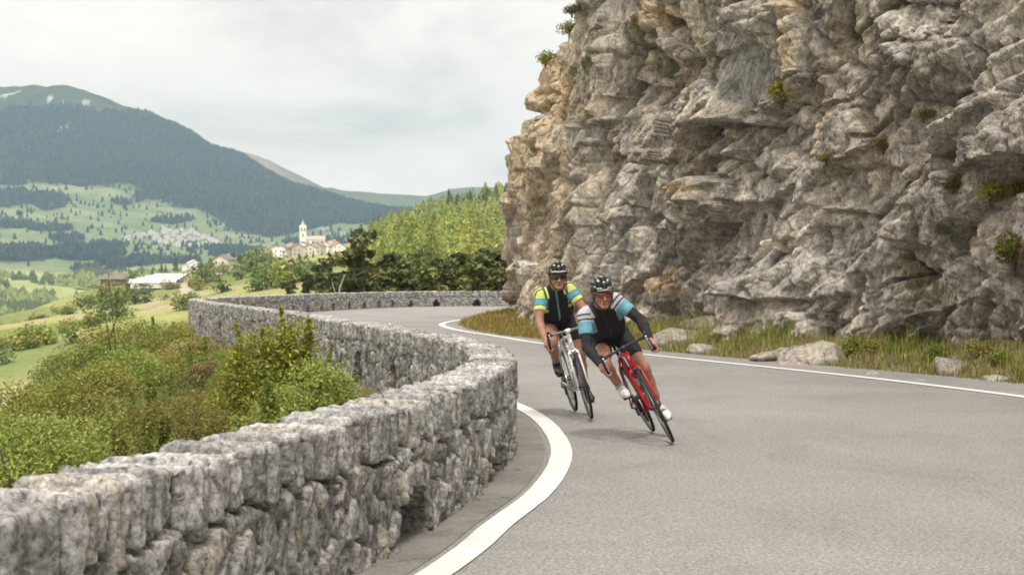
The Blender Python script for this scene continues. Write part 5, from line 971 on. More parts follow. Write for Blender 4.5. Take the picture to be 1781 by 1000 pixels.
    w_ = np.interp(xs, [-.145, -.11, -.05, .02, .13], [.03, .066, .058, .026, .017]); V = [[top[0]+x+.02, ww*math.cos(a), top[2]+.006+.018*math.sin(a)*(1 if math.sin(a) > 0 else .9)-.0*x] for x, ww in zip(xs, w_) for a in np.linspace(0, 2*math.pi, 14, endpoint=False)]
    n = 14; i, j = np.meshgrid(np.arange(13), np.arange(n), indexing='ij'); fq = np.stack([i*n+j, i*n+(j+1) % n, (i+1)*n+(j+1) % n, (i+1)*n+j], -1).reshape(-1, 4); sd_.add(V, [fq, np.array([np.arange(n)[::-1], 13*n+np.arange(n)])]); sd_.tube([[top[0]-.06, .022, top[2]-.012], [top[0]-.02, .022, top[2]-.035], [top[0]+.05, .022, top[2]-.035], [top[0]+.10, .015, top[2]-.008]], .0035, 6); sd_.tube([[top[0]-.06, -.022, top[2]-.012], [top[0]-.02, -.022, top[2]-.035], [top[0]+.05, -.022, top[2]-.035], [top[0]+.10, -.015, top[2]-.008]], .0035, 6); sd_.build('saddle', M_BLK, r)
    # drive
    cr = MB()
    for rr, yy in ((.105, -.048), (.085, -.041)): cr.lathe([(rr-.016, yy-.0018), (rr, yy-.0018), (rr, yy+.0018), (rr-.016, yy+.0018)], 44, 'y', BB, close=True)
    for a in range(5): t_ = a/5*6.283; cr.tube([BB+[.02*math.cos(t_), -.05, .02*math.sin(t_)], BB+[.092*math.cos(t_), -.046, .092*math.sin(t_)]], [.011, .007], 6)
    pr = np.array([.012, -.078, .17]); pl_ = np.array([-.012, .078, -.17]); cr.tube([BB+[0, -.055, 0], BB+pr*[1, .95, 1]], [.017, .012], 8); cr.tube([BB+[0, .055, 0], BB+pl_*[1, .95, 1]], [.017, .012], 8); cr.build('crankset', M_ALU if frame is not M_RED else M_BLK, r)
    for p in (pr, pl_):
        s = np.sign(p[1]); pd = MB(); pd.tube([BB+p, BB+p+[0, s*.055, 0]], .007, 6); pd.box(BB+p+[0, s*.045, 0], (.085, .055, .016)); pd.build('pedal', M_BLK, r)
    ch = MB(); y_ = -.045; ring = [BB+[.105*math.cos(a), y_, .105*math.sin(a)] for a in np.linspace(R(100), R(-100), 16)]; cg = [RA+[.040*math.cos(a), y_+.010, .040*math.sin(a)] for a in np.linspace(R(270), R(95), 8)]
    dr = RA+np.array([.025, y_, -.12]); ch.tube(np.array(ring+[BB+[-.09, y_, -.105], dr+[.03, 0, -.03], dr, dr+[.02, .004, .07]]+cg), .0042, 5, closed=True, flat=1.4); ch.build('chain', M_CHN, r)
    de = MB(); de.tube([RA+[.0, -.072, -.01], RA+[.02, -.075, -.05], dr+[.01, -.012, .05], dr+[.012, -.012, -.02]], [.010, .014, .009, .008], 7); 
    for c_ in (dr, dr+np.array([.012, 0, .062])): de.lathe([(0, -.004), (.022, -.004), (.022, .004), (0, .004)], 16, 'y', c_)
    de.build('rear_derailleur', M_CHN, r)
    MB().tube([ST*.25+BB*.75+[.02, -.03, .02], ST*.25+BB*.75+[.03, -.055, .0]], [.012, .010], 6).box(BB+[-.02, -.045, .115], (.07, .012, .03)).build('front_derailleur', M_CHN, r)
    for c_, s, d_ in ((HB+np.array([.035, 0, -.03]), 1, True), (np.array([-.20, 0, .655]), -1, False)):
        bk = MB(); q = st(c_[None])[0] if d_ else c_; bk.box(q+[0, 0, .01], (.022, .05, .03), taper=.8)
        for t_ in (-1, 1): bk.tube([q+[.004*s, t_*.02, .01], q+[.008*s, t_*.042, -.012], q+[.004*s, t_*.030, -.045]], [.008, .008, .006], 7); bk.box(q+[.002*s, t_*.021, -.046], (.045, .010, .012))
        bk.build('brake_caliper', M_ALU if frame is not M_RED else M_BLK, r)
    # bottle cage with bottle-shaped holder on the down tube
    cb = MB(); mid = HB+(BB-HB)*.55; nrm = np.array([-(BB-HB)[2], 0, (BB-HB)[0]]); nrm = nrm/np.linalg.norm(nrm); nrm = nrm if nrm[2] > 0 else -nrm
    for a in (-.05, .05): 
        cc = mid+d*a+nrm*.062; b2 = np.cross(d, nrm); cb.tube([cc+nrm*.037*math.cos(t_)+b2*.037*math.sin(t_) for t_ in np.linspace(0, 6.283, 16, endpoint=False)], .003, 5, closed=True)
    cb.tube([mid+nrm*.025-d*.07, mid+nrm*.025+d*.08], .004, 5); cb.build('bottle_cage', M_BLK, r)
    cab = MB(); 
    for s in (-1, 1): cab.tube(st(catmull([[.60, s*.195, .93], [.57, s*.14, .95], [.53, s*.06, .90], [.49, s*.02, .80], [.47, 0, .745]], 4)), .0026, 5)
    cab.build('brake_cable', M_BLK, r)
    wheel('wheel', RA, r, 0, True); wheel('wheel', st(FA[None])[0], r, steer, False); return r
def frame_matrix(front, rear, lean):
    """ground contacts of the two wheels and the lean to the rider's right"""
    f = np.array(front); b = np.array(rear); a = math.atan2(f[1]-b[1], f[0]-b[0]); c = np.array([f[0], f[1]])-np.array([math.cos(a), math.sin(a)])*FA[0]
    return Matrix.Translation((c[0], c[1], .010)) @ Matrix.Rotation(a, 4, 'Z') @ Matrix.Rotation(lean, 4, 'X')
def contact(px, py): d = F*CH/(py-HY); return ((px-CX)/F*d, d)
MATR = frame_matrix(contact(1171, 771), contact(1136, 752), R(27)); MATW = frame_matrix(contact(1029, 731), contact(1003, 718), R(14))
bike_red = make_bike('road_bicycle', 'glossy red racing bicycle leaning hard into the bend under the rider in front', M_RED, M_RED, plain('pale_band', (.66, .62, .62), .35), R(-3.5))
bike_red.matrix_world = MATR
bike_white = make_bike('road_bicycle', 'white and grey racing bicycle leaning into the bend under the rider behind', M_WHT, M_WHT, plain('grey_band', (.09, .095, .10), .35), R(-3)); bike_white.matrix_world = MATW
# ------------------------------------------------------------------ the riders: bodies as one smooth-blended surface, clothes as shells over them
class SDF:
    def __init__(s, lo, hi, h):
        s.h = h; s.lo = np.array(lo, float); n = np.ceil((np.array(hi)-s.lo)/h).astype(int)+1; s.f = np.full(n, .3, np.float32); s.n = n
        s.ax = [s.lo[k]+h*np.arange(n[k], dtype=np.float32) for k in range(3)]
    def box(s, lo, hi):
        a = np.maximum(np.floor((np.asarray(lo)-s.lo)/s.h).astype(int), 0); b = np.minimum(np.ceil((np.asarray(hi)-s.lo)/s.h).astype(int)+1, s.n); sl = tuple(slice(x, max(y, x)) for x, y in zip(a, b))
        return sl, s.ax[0][sl[0]][:, None, None], s.ax[1][sl[1]][None, :, None], s.ax[2][sl[2]][None, None, :]
    def put(s, sl, d, k):
        g = s.f[sl]
        if k <= 0: s.f[sl] = np.minimum(g, d); return
        h_ = np.maximum(k-np.abs(g-d), 0)/k; s.f[sl] = np.minimum(g, d)-h_*h_*h_*k/6
    def cone(s, a, b, r1, r2, k=.02):
        a = np.asarray(a, float); b = np.asarray(b, float); m = max(r1, r2)+k+s.h*4; sl, X, Y, Z = s.box(np.minimum(a, b)-m, np.maximum(a, b)+m)
        ba = b-a; l2 = ba.dot(ba)+1e-9; t = np.clip(((X-a[0])*ba[0]+(Y-a[1])*ba[1]+(Z-a[2])*ba[2])/l2, 0, 1); d = np.sqrt((X-a[0]-t*ba[0])**2+(Y-a[1]-t*ba[1])**2+(Z-a[2]-t*ba[2])**2)-(r1+(r2-r1)*t); s.put(sl, d, k)
    def ell(s, c, r, k=.02, Rm=None, sub=False):
        c = np.asarray(c, float); r = np.asarray(r, float); m = r.max()+k+s.h*4; sl, X, Y, Z = s.box(c-m, c+m); x, y, z = X-c[0], Y-c[1], Z-c[2]
        if Rm is not None: x, y, z = Rm[0, 0]*x+Rm[1, 0]*y+Rm[2, 0]*z, Rm[0, 1]*x+Rm[1, 1]*y+Rm[2, 1]*z, Rm[0, 2]*x+Rm[1, 2]*y+Rm[2, 2]*z
        k0 = np.sqrt((x/r[0])**2+(y/r[1])**2+(z/r[2])**2); k1 = np.sqrt((x/r[0]**2)**2+(y/r[1]**2)**2+(z/r[2]**2)**2)+1e-6; d = k0*(k0-1)/k1
        if sub: g = s.f[sl]; s.f[sl] = -(np.minimum(-g, d)-(np.maximum(k-np.abs(-g-d), 0)/k)**3*k/6)
        else: s.put(sl, d, k)
    def plane(s, p, n):
        """cut away what lies on the far side (along n) of a plane"""
        n = np.asarray(n, float)/np.linalg.norm(n); d = (s.ax[0][:, None, None]-p[0])*n[0]+(s.ax[1][None, :, None]-p[1])*n[1]+(s.ax[2][None, None, :]-p[2])*n[2]; s.f = np.maximum(s.f, d.astype(np.float32))
    def mesh(s, smooth=2):
        f = s.f; ins = f < 0; nx, ny, nz = f.shape; acc = {}; quads = []
        cid = lambda i, j, k: (i*ny+j)*nz+k
        ids = []; pts = []; Q = []
        for ax in range(3):
            A = [slice(None)]*3; B = [slice(None)]*3; A[ax] = slice(0, -1); B[ax] = slice(1, None); a = ins[tuple(A)]; b = ins[tuple(B)]; w = np.argwhere(a != b); 
            if not len(w): continue
            o1, o2 = [q for q in range(3) if q != ax]; w = w[(w[:, o1] > 0) & (w[:, o2] > 0) & (w[:, o1] < f.shape[o1]-1) & (w[:, o2] < f.shape[o2]-1)]
            w2 = w.copy(); w2[:, ax] += 1; f0 = f[tuple(w.T)]; f1 = f[tuple(w2.T)]; t = f0/(f0-f1); p = w.astype(np.float64); p[:, ax] += t; cells = []
            for d1, d2 in ((0, 0), (1, 0), (1, 1), (0, 1)):
                c = w.copy(); c[:, o1] -= d1; c[:, o2] -= d2; ci = cid(c[:, 0], c[:, 1], c[:, 2]); cells.append(ci); ids.append(ci); pts.append(p)
            q = np.stack(cells, 1); flip = ins[tuple(w.T)]; 
            if ax == 1: flip = ~flip
            q[flip] = q[flip][:, ::-1]; Q.append(q)
        ids = np.concatenate(ids); pts = np.concatenate(pts); u, inv = np.unique(ids, return_inverse=True); cnt = np.bincount(inv).astype(float); V = np.stack([np.bincount(inv, pts[:, k])/cnt for k in range(3)], 1); q = np.searchsorted(u, np.concatenate(Q))
        E = np.vstack([q[:, [0, 1]], q[:, [1, 2]], q[:, [2, 3]], q[:, [3, 0]]]); deg = np.maximum(np.bincount(E[:, 0], minlength=len(V))+np.bincount(E[:, 1], minlength=len(V)), 1)
        for _ in range(smooth):
            S_ = np.zeros_like(V)
            for k in range(3): S_[:, k] = np.bincount(E[:, 0], V[E[:, 1], k], len(V))+np.bincount(E[:, 1], V[E[:, 0], k], len(V))
            V = V*.5+.5*S_/deg[:, None]
        return V*s.h+s.lo, q[:, ::-1]
def ik(a, c, l1, l2, pole):
    a = np.asarray(a, float); c = np.asarray(c, float); d = c-a; L = np.linalg.norm(d); L2 = min(L, (l1+l2)*.999); u = d/L; x = (l1*l1-l2*l2+L2*L2)/(2*L2); h = math.sqrt(max(l1*l1-x*x, 0)); p = np.asarray(pole, float); p = p-u*p.dot(u); p /= np.linalg.norm(p); return a+u*x+p*h
def skin_mat(name, c, rough=.5):
    t = NT(name); co = t.pos(True); cc = t.ramp(t.noise(co, 14, 5, .6), [(.3, tuple(x*.84 for x in c)), (.7, tuple(min(1, x*1.14) for x in c))]); m = t.bsdf(cc, rough, t.bump(t.noise(co, 160, 3), .15, .002), 0, .35)
    for n in t.t.nodes:
        if n.type == 'BSDF_PRINCIPLED': n.inputs['Subsurface Weight'].default_value = .12; n.inputs['Subsurface Radius'].default_value = (.01, .004, .002); n.inputs['Subsurface Scale'].default_value = .6
    return m
def cloth_mat(name, attr=True, c=(.03, .03, .033), rough=.75):
    t = NT(name); co = t.pos(True); base = t.attr() if attr else t.ramp(t.noise(co, 20, 4), [(.3, tuple(x*.8 for x in c)), (.7, tuple(x*1.2 for x in c))])
    if attr: base = t.mix(base, t.ramp(t.noise(co, 30, 5, .6), [(.3, .85), (.7, 1.12)]), 1., 'MULTIPLY')
    wr = t.noise(co, 11, 4, .6, 1.2, (1, 1.6, .7)); return t.bsdf(base, rough, t.bump(wr, .6, .025, t.bump(t.noise(co, 500, 2), .05, .0006)), 0, .25)
M_SKIN = skin_mat('skin', (.37, .185, .122)); M_LIP = skin_mat('lips', (.29, .105, .085)); M_SHORT = cloth_mat('black_bib_shorts', False, (.022, .022, .025), .7); M_ARMW = cloth_mat('black_sleeve', False, (.026, .026, .029), .8); M_JER = cloth_mat('jersey_fabric'); M_SHOE_W = plain('white_shoe', (.78, .78, .77), .4, scale=30, var=.06); M_SHOE_B = plain('black_shoe', (.03, .03, .032), .4, scale=30, var=.2); M_SOCK_G = plain('pale_sock', (.50, .51, .52), .9, scale=90, var=.1); M_SOCK_B = plain('black_sock', (.025, .025, .027), .9, scale=90, var=.2); M_SOLE = plain('dark_sole', (.03, .03, .03), .6)
M_HB = plain('black_helmet', (.02, .02, .022), .55, 0, .25, scale=30, var=.15); M_HW = plain('white_helmet_panel', (.50, .51, .51), .3, scale=30, var=.05); M_HG = plain('green_helmet_panel', (.02, .07, .045), .3, scale=30, var=.1); M_HV = plain('helmet_foam', (.012, .012, .013), .9); M_LENS_R = plain('amber_red_lens', (.20, .022, .012), .12, 0, .8, 20, .1); M_LENS_K = plain('black_lens', (.008, .008, .01), .1, 0, .8, 20, .1); M_STRAP = plain('black_strap', (.02, .02, .022), .8)
def make_rider(label, mat, head_c, head_R, sh, hands, shirt, front, up=0.):
    """sh: shoulder height; hands: y of the hands; bike frame coordinates"""
    r = empty('person', (0, 0, 0)); tag(r, label, 'person', 'cyclists'); A = lambda *p: np.array(p, float)
    hipL, hipR = A(-.155, .088, .985), A(-.155, -.088, .985); shL, shR = A(.215, .150, sh), A(.215, -.150, sh); hc = np.array(head_c, float); H = np.array(head_R)
    hand = {1: A(.515, .216, .783), -1: A(.515, -.216, .783)}; wr = {s: hand[s]+A(-.062, s*.020, .048) for s in (1, -1)}; S = {1: shL, -1: shR}; el = {s: ik(S[s], wr[s], .275, .255, (-.5, s*.62, -.15)) for s in (1, -1)}
    ped = {-1: BB+A(.012, -.123, .17), 1: BB+A(-.012, .123, -.17)}; ank = {-1: ped[-1]+A(-.105, .004, .098), 1: ped[1]+A(-.098, -.004, .122)}; hip = {1: hipL, -1: hipR}
    kn = {-1: ik(hipR, ank[-1], .43, .43, (1, -.22 if front else -.12, .25)), 1: ik(hipL, ank[1], .43, .43, (1, .10, .2))}
    lo, hi = A(-.36, -.40, .02), A(.74, .40, 1.72)
    # ---------------- body
    b = SDF(lo, hi, .0052); legs = {}
    def trunk(q, g):
        q.cone(A(-.17, -.05, .99), A(-.17, .05, .99), .115+g, .115+g, .05); q.cone(A(-.15, .06, 1.0), A(.05, .06, 1.03+(sh-1.27)*.5+.07), .095+g, .108+g, .06); q.cone(A(-.15, -.06, 1.0), A(.05, -.06, 1.03+(sh-1.27)*.5+.07), .095+g, .108+g, .06)
        q.cone(A(.05, .06, 1.09+(sh-1.27)*.5), A(.19, .075, sh-.035), .108+g, .098+g, .06); q.cone(A(.05, -.06, 1.09+(sh-1.27)*.5), A(.19, -.075, sh-.035), .108+g, .098+g, .06); q.cone(A(.19, -.10, sh-.01), A(.19, .10, sh-.01), .082+g, .082+g, .05); q.cone(A(.16, 0, sh), A(.24, 0, sh+.03), .085+g, .062+g, .05)
    def uparm(q, s, g, t=1.0): q.cone(S[s], S[s]*.5+el[s]*.5, .056+g, .047+g, .045); q.cone(S[s]*.5+el[s]*.5, el[s], .047+g, .039+g, .03)
    def thigh(q, s, g): q.cone(hip[s], hip[s]*.5+kn[s]*.5, .088+g, .075+g, .05); q.cone(hip[s]*.5+kn[s]*.5, kn[s]*.93+hip[s]*.07, .075+g, .055+g, .04)
    trunk(b, -.018)
    for s in (1, -1):
        uparm(b, s, 0); f1 = el[s]*.72+wr[s]*.28; b.cone(el[s], f1, .039, .041, .02); b.cone(f1, wr[s], .041, .026, .02); thigh(b, s, 0)
        K, N_ = kn[s], ank[s]; b.cone(K, K*.86+N_*.14, .057, .052, .03); d = (N_-K)/np.linalg.norm(N_-K); bk = np.cross(d, A(0, 1, 0)); bk = bk if bk[0] < 0 else -bk; b.cone(K+d*.05+bk*.008, K+d*.16+bk*.022, .047, .052, .03); b.cone(K+d*.16+bk*.022, K+d*.30, .052, .035, .03); b.cone(K+d*.28, N_, .038, .033, .02)
        b.ell(K-d*.0-bk*.03, (.035, .035, .04), .02); b.cone(N_, N_+A(-.035, 0, -.045), .034, .03, .02); b.cone(N_+A(.0, 0, -.02), ped[s]+A(.06, 0, .035), .034, .028, .02)
        # hand closed round the drop: palm on the outer side, four bent fingers under the bar, thumb over the inner side
        h = hand[s]; o = A(0, s, 0); b.cone(wr[s], h+A(-.03, s*.030, .024), .026, .026, .015); b.ell(h+A(-.012, s*.026, .012), (.044, .017, .034), .015); 
        for i, (dx, ln) in enumerate(((.040, 1.05), (.019, 1.12), (-.002, 1.02), (-.023, .84))):
            k0 = h+A(dx, s*.028, .012); k1 = h+A(dx+.010, s*.030, -.022*ln); k2 = h+A(dx+.012, s*.006, -.034*ln); k3 = h+A(dx+.010, -s*.017, -.022*ln); b.cone(k0, k1, .0105, .0095, .006); b.cone(k1, k2, .0095, .009, .004); b.cone(k2, k3, .009, .0075, .004)
        b.cone(h+A(-.018, s*.020, .024), h+A(.010, s*.006, .036), .013, .0105, .01); b.cone(h+A(.010, s*.006, .036), h+A(.034, -s*.016, .022), .0105, .008, .006)
    # ---------------- head (local: x forward, y left, z up)
    P = lambda *p: hc+H@A(*p); E = lambda c, rr, k=.015, sub=False: b.ell(P(*c), rr, k, H, sub); C = lambda p, q, r1, r2, k=.012: b.cone(P(*p), P(*q), r1, r2, k)
    b.cone(A(.20, 0, sh+.015), P(-.02, 0, -.055), .062, .056, .03); E((-.012, 0, .040), (.098, .077, .092)); E((.028, 0, -.028), (.066, .061, .084), .03)
    for s in (1, -1): C((.0, s*.048, -.058), (.072, s*.014, -.098), .022, .018, .02); E((.062, s*.036, -.028), (.024, .022, .024), .02); E((-.008, s*.074, -.008), (.024, .009, .032), .006); E((.098, s*.030, .004), (.020, .019, .014), .008, True); E((.078, s*.030, .002), (.013, .014, .012), .003)
    C((.082, -.036, .024), (.082, .036, .024), .013, .013, .012); E((.076, 0, -.100), (.020, .022, .016), .018); C((.092, 0, .010), (.114, 0, -.034), .009, .0125, .010); E((.100, .012, -.036), (.011, .008, .008), .008); E((.100, -.012, -.036), (.011, .008, .008), .008)
    C((.088, -.019, -.064), (.088, .019, -.064), .0075, .0075, .006); C((.086, -.016, -.078), (.086, .016, -.078), .0085, .0085, .006); E((.102, 0, -.0705), (.012, .022, .0022), .002, True)
    V, q = b.mesh(2); ql = (V[q].mean(1)-hc)@H; lips = (ql[:, 0] > .085) & ((ql[:, 1]/.021)**2+((ql[:, 2]+.071)/.012)**2 < 1); obj('body', V, q, [M_SKIN, M_LIP], r, True, None, lips.astype(int))
    # ---------------- jersey: trunk and short sleeves, cut clean at hem, cuffs and collar
    j = SDF(lo, hi, .0062); trunk(j, -.003); cut = .60
    for s in (1, -1): j.cone(S[s], S[s]*.5+el[s]*.5, .068, .058, .05); j.cone(S[s]*.5+el[s]*.5, S[s]*.25+el[s]*.75, .058, .054, .03)
    for s in (1, -1):                                                       # sleeves end above the elbow
        d = el[s]-S[s]; L = np.linalg.norm(d); u = d/L; c = S[s]+u*L*cut; sl, X, Y, Z = j.box(c-.14, c+.20); al = (X-c[0])*u[0]+(Y-c[1])*u[1]+(Z-c[2])*u[2]; ra = np.sqrt(np.maximum((X-c[0])**2+(Y-c[1])**2+(Z-c[2])**2-al**2, 0)); j.f[sl] = np.where((ra < .085) & (Y*s > .12), np.maximum(j.f[sl], al), j.f[sl])
    j.cone(A(.20, 0, sh+.01), P(-.02, 0, -.05), .070, .064, .03)
    j.plane(A(-.12, 0, .99), A(-.80, 0, -.30)); nk = P(-.02, 0, -.075); ncol = P(-.02, 0, -.062); nb_ = A(.20, 0, sh+.01); nd = (ncol-nb_)/np.linalg.norm(ncol-nb_); c0 = nb_+nd*.075; sl, X, Y, Z = j.box(c0-.14, c0+.16); al = (X-c0[0])*nd[0]+(Y-c0[1])*nd[1]+(Z-c0[2])*nd[2]; ra = np.sqrt(np.maximum((X-c0[0])**2+(Y-c0[1])**2+(Z-c0[2])**2-al**2, 0)); j.f[sl] = np.where(ra < .10, np.maximum(j.f[sl], al), j.f[sl])
    V, q = j.mesh(2); c = np.tile(np.array([.020, .020, .022], np.float32), (len(V), 1)); x, y, z = V.T
    for s in (1, -1):
        d = el[s]-S[s]; L = np.linalg.norm(d); u = d/L; rel = V-S[s]; al = (rel@u)/L; ra = np.linalg.norm(rel-np.outer(rel@u, u), axis=1); yy = y*s
        arm = (yy > .105) & (ra < .13); sho = (yy > .075) & (z > sh-.045) | arm
        if front:
            c[sho & (al < .22)] = (.47, .48, .52); c[arm & (al > -.02) & (al < .035)] = (.035, .04, .06); c[arm & (al > .13) & (al < .185)] = (.035, .04, .06); c[arm & (al >= .22)] = (.16, .36, .45); c[(yy > .060) & (yy <= .082) & (z > sh-.035)] = (.045, .05, .07); 
            c[(yy > .115) & (z < sh-.10) & (x > -.04) & ~arm & (np.abs((z-sh+.17)*.7-(x-.06)) < .022)] = (.50, .50, .45)
        else:
            c[sho & (al < .20)] = (.60, .66, .20); c[(yy > .095) & (yy < .118) & (z > sh-.05) & (al < .2)] = (.03, .10, .05); c[arm & (ra < .13) & (np.abs(rel[:, 0]-.035) < .011) & (al < .2)] = (.04, .10, .06); c[arm & (al >= .20) & (al < .44)] = (.12, .34, .45); c[arm & (al >= .44)] = (.60, .66, .20); c[arm & (al > .41) & (al < .445)] = (.02, .03, .03); c[arm & (al > .185) & (al < .205)] = (.02, .05, .05)
            c[(yy > .11) & (z < sh-.10) & (x > -.06) & ~arm & (np.abs((z-sh+.18)*.7-(x-.05)) < .035)] = (.50, .58, .12)
    if not front: c[(np.abs(y) < .008) & (x > -.02) & (z < sh+.05)] = (.14, .26, .34)
    else: c[(np.abs(y-.0) < .004) & (x > .0)] = (.05, .05, .055)
    obj('jersey', V, q, M_JER, r, True, c)
    # ---------------- shorts
    k = SDF(A(-.36, -.40, .35), hi, .0062); k.cone(A(-.17, -.05, .99), A(-.17, .05, .99), .112, .112, .05); k.cone(A(-.15, .06, 1.0), A(-.02, .06, 1.05), .093, .098, .05); k.cone(A(-.15, -.06, 1.0), A(-.02, -.06, 1.05), .093, .098, .05)
    for s in (1, -1): thigh(k, s, .008)
    for s in (1, -1):
        d = kn[s]-hip[s]; L = np.linalg.norm(d); u = d/L; c_ = hip[s]+u*L*.70; sl, X, Y, Z = k.box(c_-.22, c_+.22); al = (X-c_[0])*u[0]+(Y-c_[1])*u[1]+(Z-c_[2])*u[2]; ra = np.sqrt(np.maximum((X-c_[0])**2+(Y-c_[1])**2+(Z-c_[2])**2-al**2, 0)); k.f[sl] = np.where(ra < .105, np.maximum(k.f[sl], al), k.f[sl])
    k.plane(A(.02, 0, 1.06), A(.8, 0, .35)); V, q = k.mesh(2); obj('shorts', V, q, M_SHORT, r, True)
    # ---------------- sleeves, socks, shoes
    for s in (1, -1):
        if front:
            w_ = SDF(np.minimum(S[s], wr[s])-.12, np.maximum(S[s], wr[s])+.12, .0055); a0 = S[s]*.45+el[s]*.55; w_.cone(a0, el[s], .052, .045, .03); f1 = el[s]*.72+wr[s]*.28; w_.cone(el[s], f1, .044, .046, .02); w_.cone(f1, wr[s], .046, .031, .02); d = wr[s]-el[s]; w_.plane(wr[s]-d*.08, d); V, q = w_.mesh(2); obj('arm_warmer', V, q, M_ARMW, r, True)
        K, N_ = kn[s], ank[s]; d = (N_-K)/np.linalg.norm(N_-K); so = SDF(N_-.16, N_+.18, .005); so.cone(N_-d*.10, N_, .040, .038, .01); so.cone(N_, N_+A(-.03, 0, -.05), .039, .034, .02); so.plane(N_-d*.085, -d); V, q = so.mesh(2); obj('sock', V, q, M_SOCK_G if front else M_SOCK_B, r, True)
        sh_ = SDF(ped[s]-.24, ped[s]+.22, .0052); heel = N_+A(-.045, 0, -.062); ball = ped[s]+A(.015, 0, .038); toe = ped[s]+A(.098, -s*.006, .030); sh_.cone(heel+A(0, 0, .012), N_*.55+ball*.45+A(.005, 0, -.030), .033, .040, .03); sh_.cone(N_*.55+ball*.45+A(.005, 0, -.030), ball, .040, .042, .03); sh_.cone(ball, toe, .042, .026, .03); sh_.cone(N_+A(-.012, 0, -.012), N_*.6+ball*.4, .040, .036, .03)
        ax = (ball-heel)/np.linalg.norm(ball-heel); sn = np.cross(ax, A(0, 1, 0)); sn = sn if sn[2] > 0 else -sn; sh_.plane(heel+sn*(-.026), -sn); V, q = sh_.mesh(2); so_ = obj('shoe', V, q, M_SHOE_W if front else M_SHOE_B, r, True)
        sl_ = MB(); mid = (heel+toe)/2; pts = [heel-sn*.030, heel*.6+ball*.4-sn*.028, ball-sn*.030, toe-sn*.022]; sl_.tube(catmull(np.array(pts), 4), list(np.interp(np.linspace(0, 1, 13), [0, .4, .75, 1], [.026, .026, .038, .018])), 10, flat=.22, up=sn); sl_.build('sole', M_SOLE, so_)
        st_ = MB()
        for t_ in (.42, .62): cc = N_*(1-t_)+ball*t_; st_.tube([cc+A(.0, .040, -.02), cc+A(.012, .024, .026), cc+A(.014, 0, .038), cc+A(.012, -.024, .026), cc+A(0, -.040, -.02)], .004, 6, flat=2.2, up=A(1, 0, 0))
        st_.build('strap', M_SOCK_G if front else M_SOLE, so_)
    # ---------------- helmet with ribs and vents, straps, glasses
    nu, nv = 96, 34; U = np.linspace(-math.pi, math.pi, nu, endpoint=False); Vv = np.linspace(0, 1, nv); UU, VV = np.meshgrid(U, Vv, indexing='ij'); th = VV*(math.pi*.56)
    dirx = np.sin(th)*np.cos(UU); diry = np.sin(th)*np.sin(UU); dz = np.cos(th); rad = np.array([.128, .098, .112]); lat = np.arcsin(np.clip(diry, -1, 1)); ribs = np.cos(lat*2*math.pi/.46+math.pi*0); seg = np.sin(VV*15.+np.abs(np.round(lat*2*math.pi/.46/(2*math.pi)))*1.5+(dirx > 0)*1.2)
    vent = (ribs < -.05) & (seg > -.55) & (VV > .10) & (VV < .80); dent = ss(.15, -.35, ribs)*ss(-.75, -.35, seg)*ss(.06, .14, VV)*ss(.86, .76, VV); sc_ = 1-.17*dent+.015*np.cos(UU*2)*VV
    edge = .012*np.cos(UU)*ss(.6, 1, VV); Pn = np.stack([dirx*rad[0]*sc_+.002, diry*rad[1]*sc_, dz*rad[2]*sc_+.048+edge*1.4+.01*ss(.8, 1, VV)*(np.cos(UU) < -.5)], -1); 
    Vh = Pn.reshape(-1, 3); fq = grid_faces(nu, nv, True); fu = UU.reshape(-1)[fq].mean(1); fv = VV.reshape(-1)[fq].mean(1); fd = dent.reshape(-1)[fq].mean(1); fl = lat.reshape(-1)[fq].mean(1); fx = dirx.reshape(-1)[fq].mean(1); k_ = np.round(fl/.46).astype(int); mi = np.where(fd > .55, 3, 0); wht = (fd <= .45) & (np.sin(fv*15+np.abs(k_)*1.3) > .88) & (fx > -.2); mi[wht] = 1
    if front: mi[(fd <= .5) & ~wht & (np.sin(fv*11+k_*2.) > .72) & (np.abs(k_) >= 1)] = 2
    mi[(fv > .93) & (fx > .80)] = 1 if front else 0; mi[(~front if False else (not front)) & (fd <= .45) & (fv > .84) & (fv < .9) & (fx > .6)] = 1
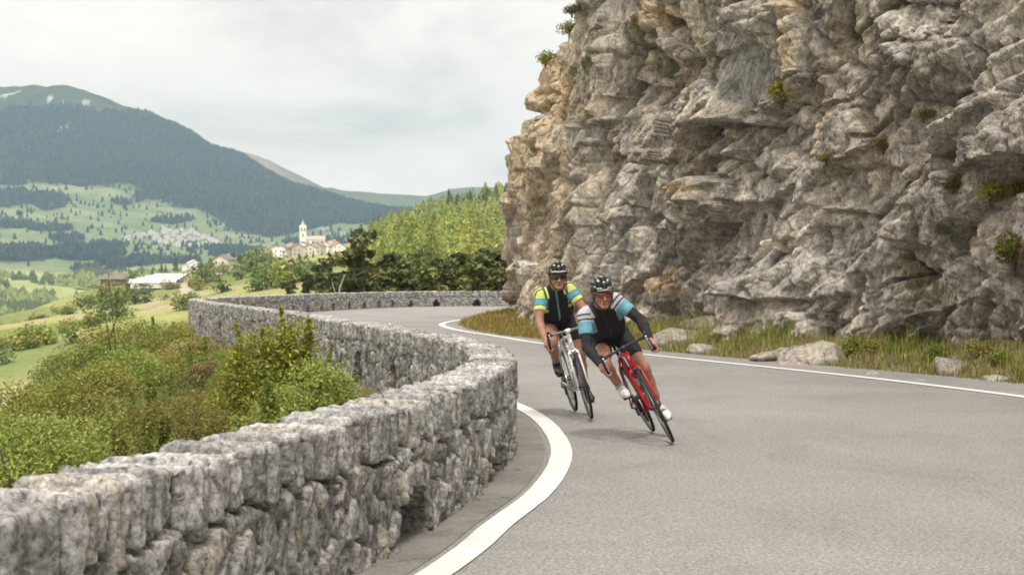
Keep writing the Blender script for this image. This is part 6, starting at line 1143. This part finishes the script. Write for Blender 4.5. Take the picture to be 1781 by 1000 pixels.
    fq = fq[:, ::-1] if False else fq; hl = obj('helmet', Vh@H.T+hc, fq, [M_HB, M_HW, M_HG, M_HV], r, True, None, mi)
    sm = hl.modifiers.new('shell', 'SOLIDIFY'); sm.thickness = -.02; sm.offset = 1 if False else -1
    sb = MB()
    for s in (1, -1): sb.tube([P(.045, s*.083, .02), P(.03, s*.079, -.05), P(.045, s*.045, -.105), P(.055, 0, -.122)], .0042, 5, flat=1.6); sb.tube([P(-.04, s*.083, .02), P(.02, s*.078, -.055)], .0042, 5, flat=1.6)
    sb.build('chin_strap', M_STRAP, hl)
    gl = MB(); a = np.linspace(-1.02, 1.02, 25); rows = []
    for t_, zz in enumerate((.022, .010, -.006, -.018)):
        drop = np.where(np.abs(a) < .22, (.22-np.abs(a))/.22*.014*(t_ >= 2), 0); sq = np.interp(np.abs(a), [0, .75, 1.02], [1, 1, .45]); rows.append([P(.030+.088*math.cos(x)*.92, .078*math.sin(x), (zz+dd)*s_+.002) for x, dd, s_ in zip(a, drop, sq)])
    G = np.array(rows); gl.add(G.reshape(-1, 3), grid_faces(4, 25)); go_ = gl.build('sunglasses', M_LENS_R if front else M_LENS_K, r); so2 = go_.modifiers.new('lens', 'SOLIDIFY'); so2.thickness = .003; so2.offset = 0
    te = MB(); te.tube([G[0, k] for k in range(25)], .0032, 6)
    for s in (1, -1): te.tube([P(.078, s*.068, .008), P(.03, s*.080, .006), P(-.02, s*.084, .002)], .0034, 6)
    te.build('frame', M_BLK, go_)
    r.matrix_world = mat; return r
def head_rot(lean, yaw=0, pitch=0, roll=0): return np.array((Matrix.Rotation(-lean, 3, 'X') @ Matrix.Rotation(yaw, 3, 'Z') @ Matrix.Rotation(pitch, 3, 'Y') @ Matrix.Rotation(roll, 3, 'X')))
rider_front = make_rider('front cyclist in black jersey with grey and blue shoulders, black arm warmers and white shoes', MATR, (.345, .055, 1.372), head_rot(R(22), R(4), R(6)), 1.265, None, None, True)
rider_back = make_rider('cyclist behind in black jersey with yellow shoulders, bare arms and black shoes', MATW, (.325, .050, 1.422), head_rot(R(11), R(-2), R(2)), 1.285, None, None, False)
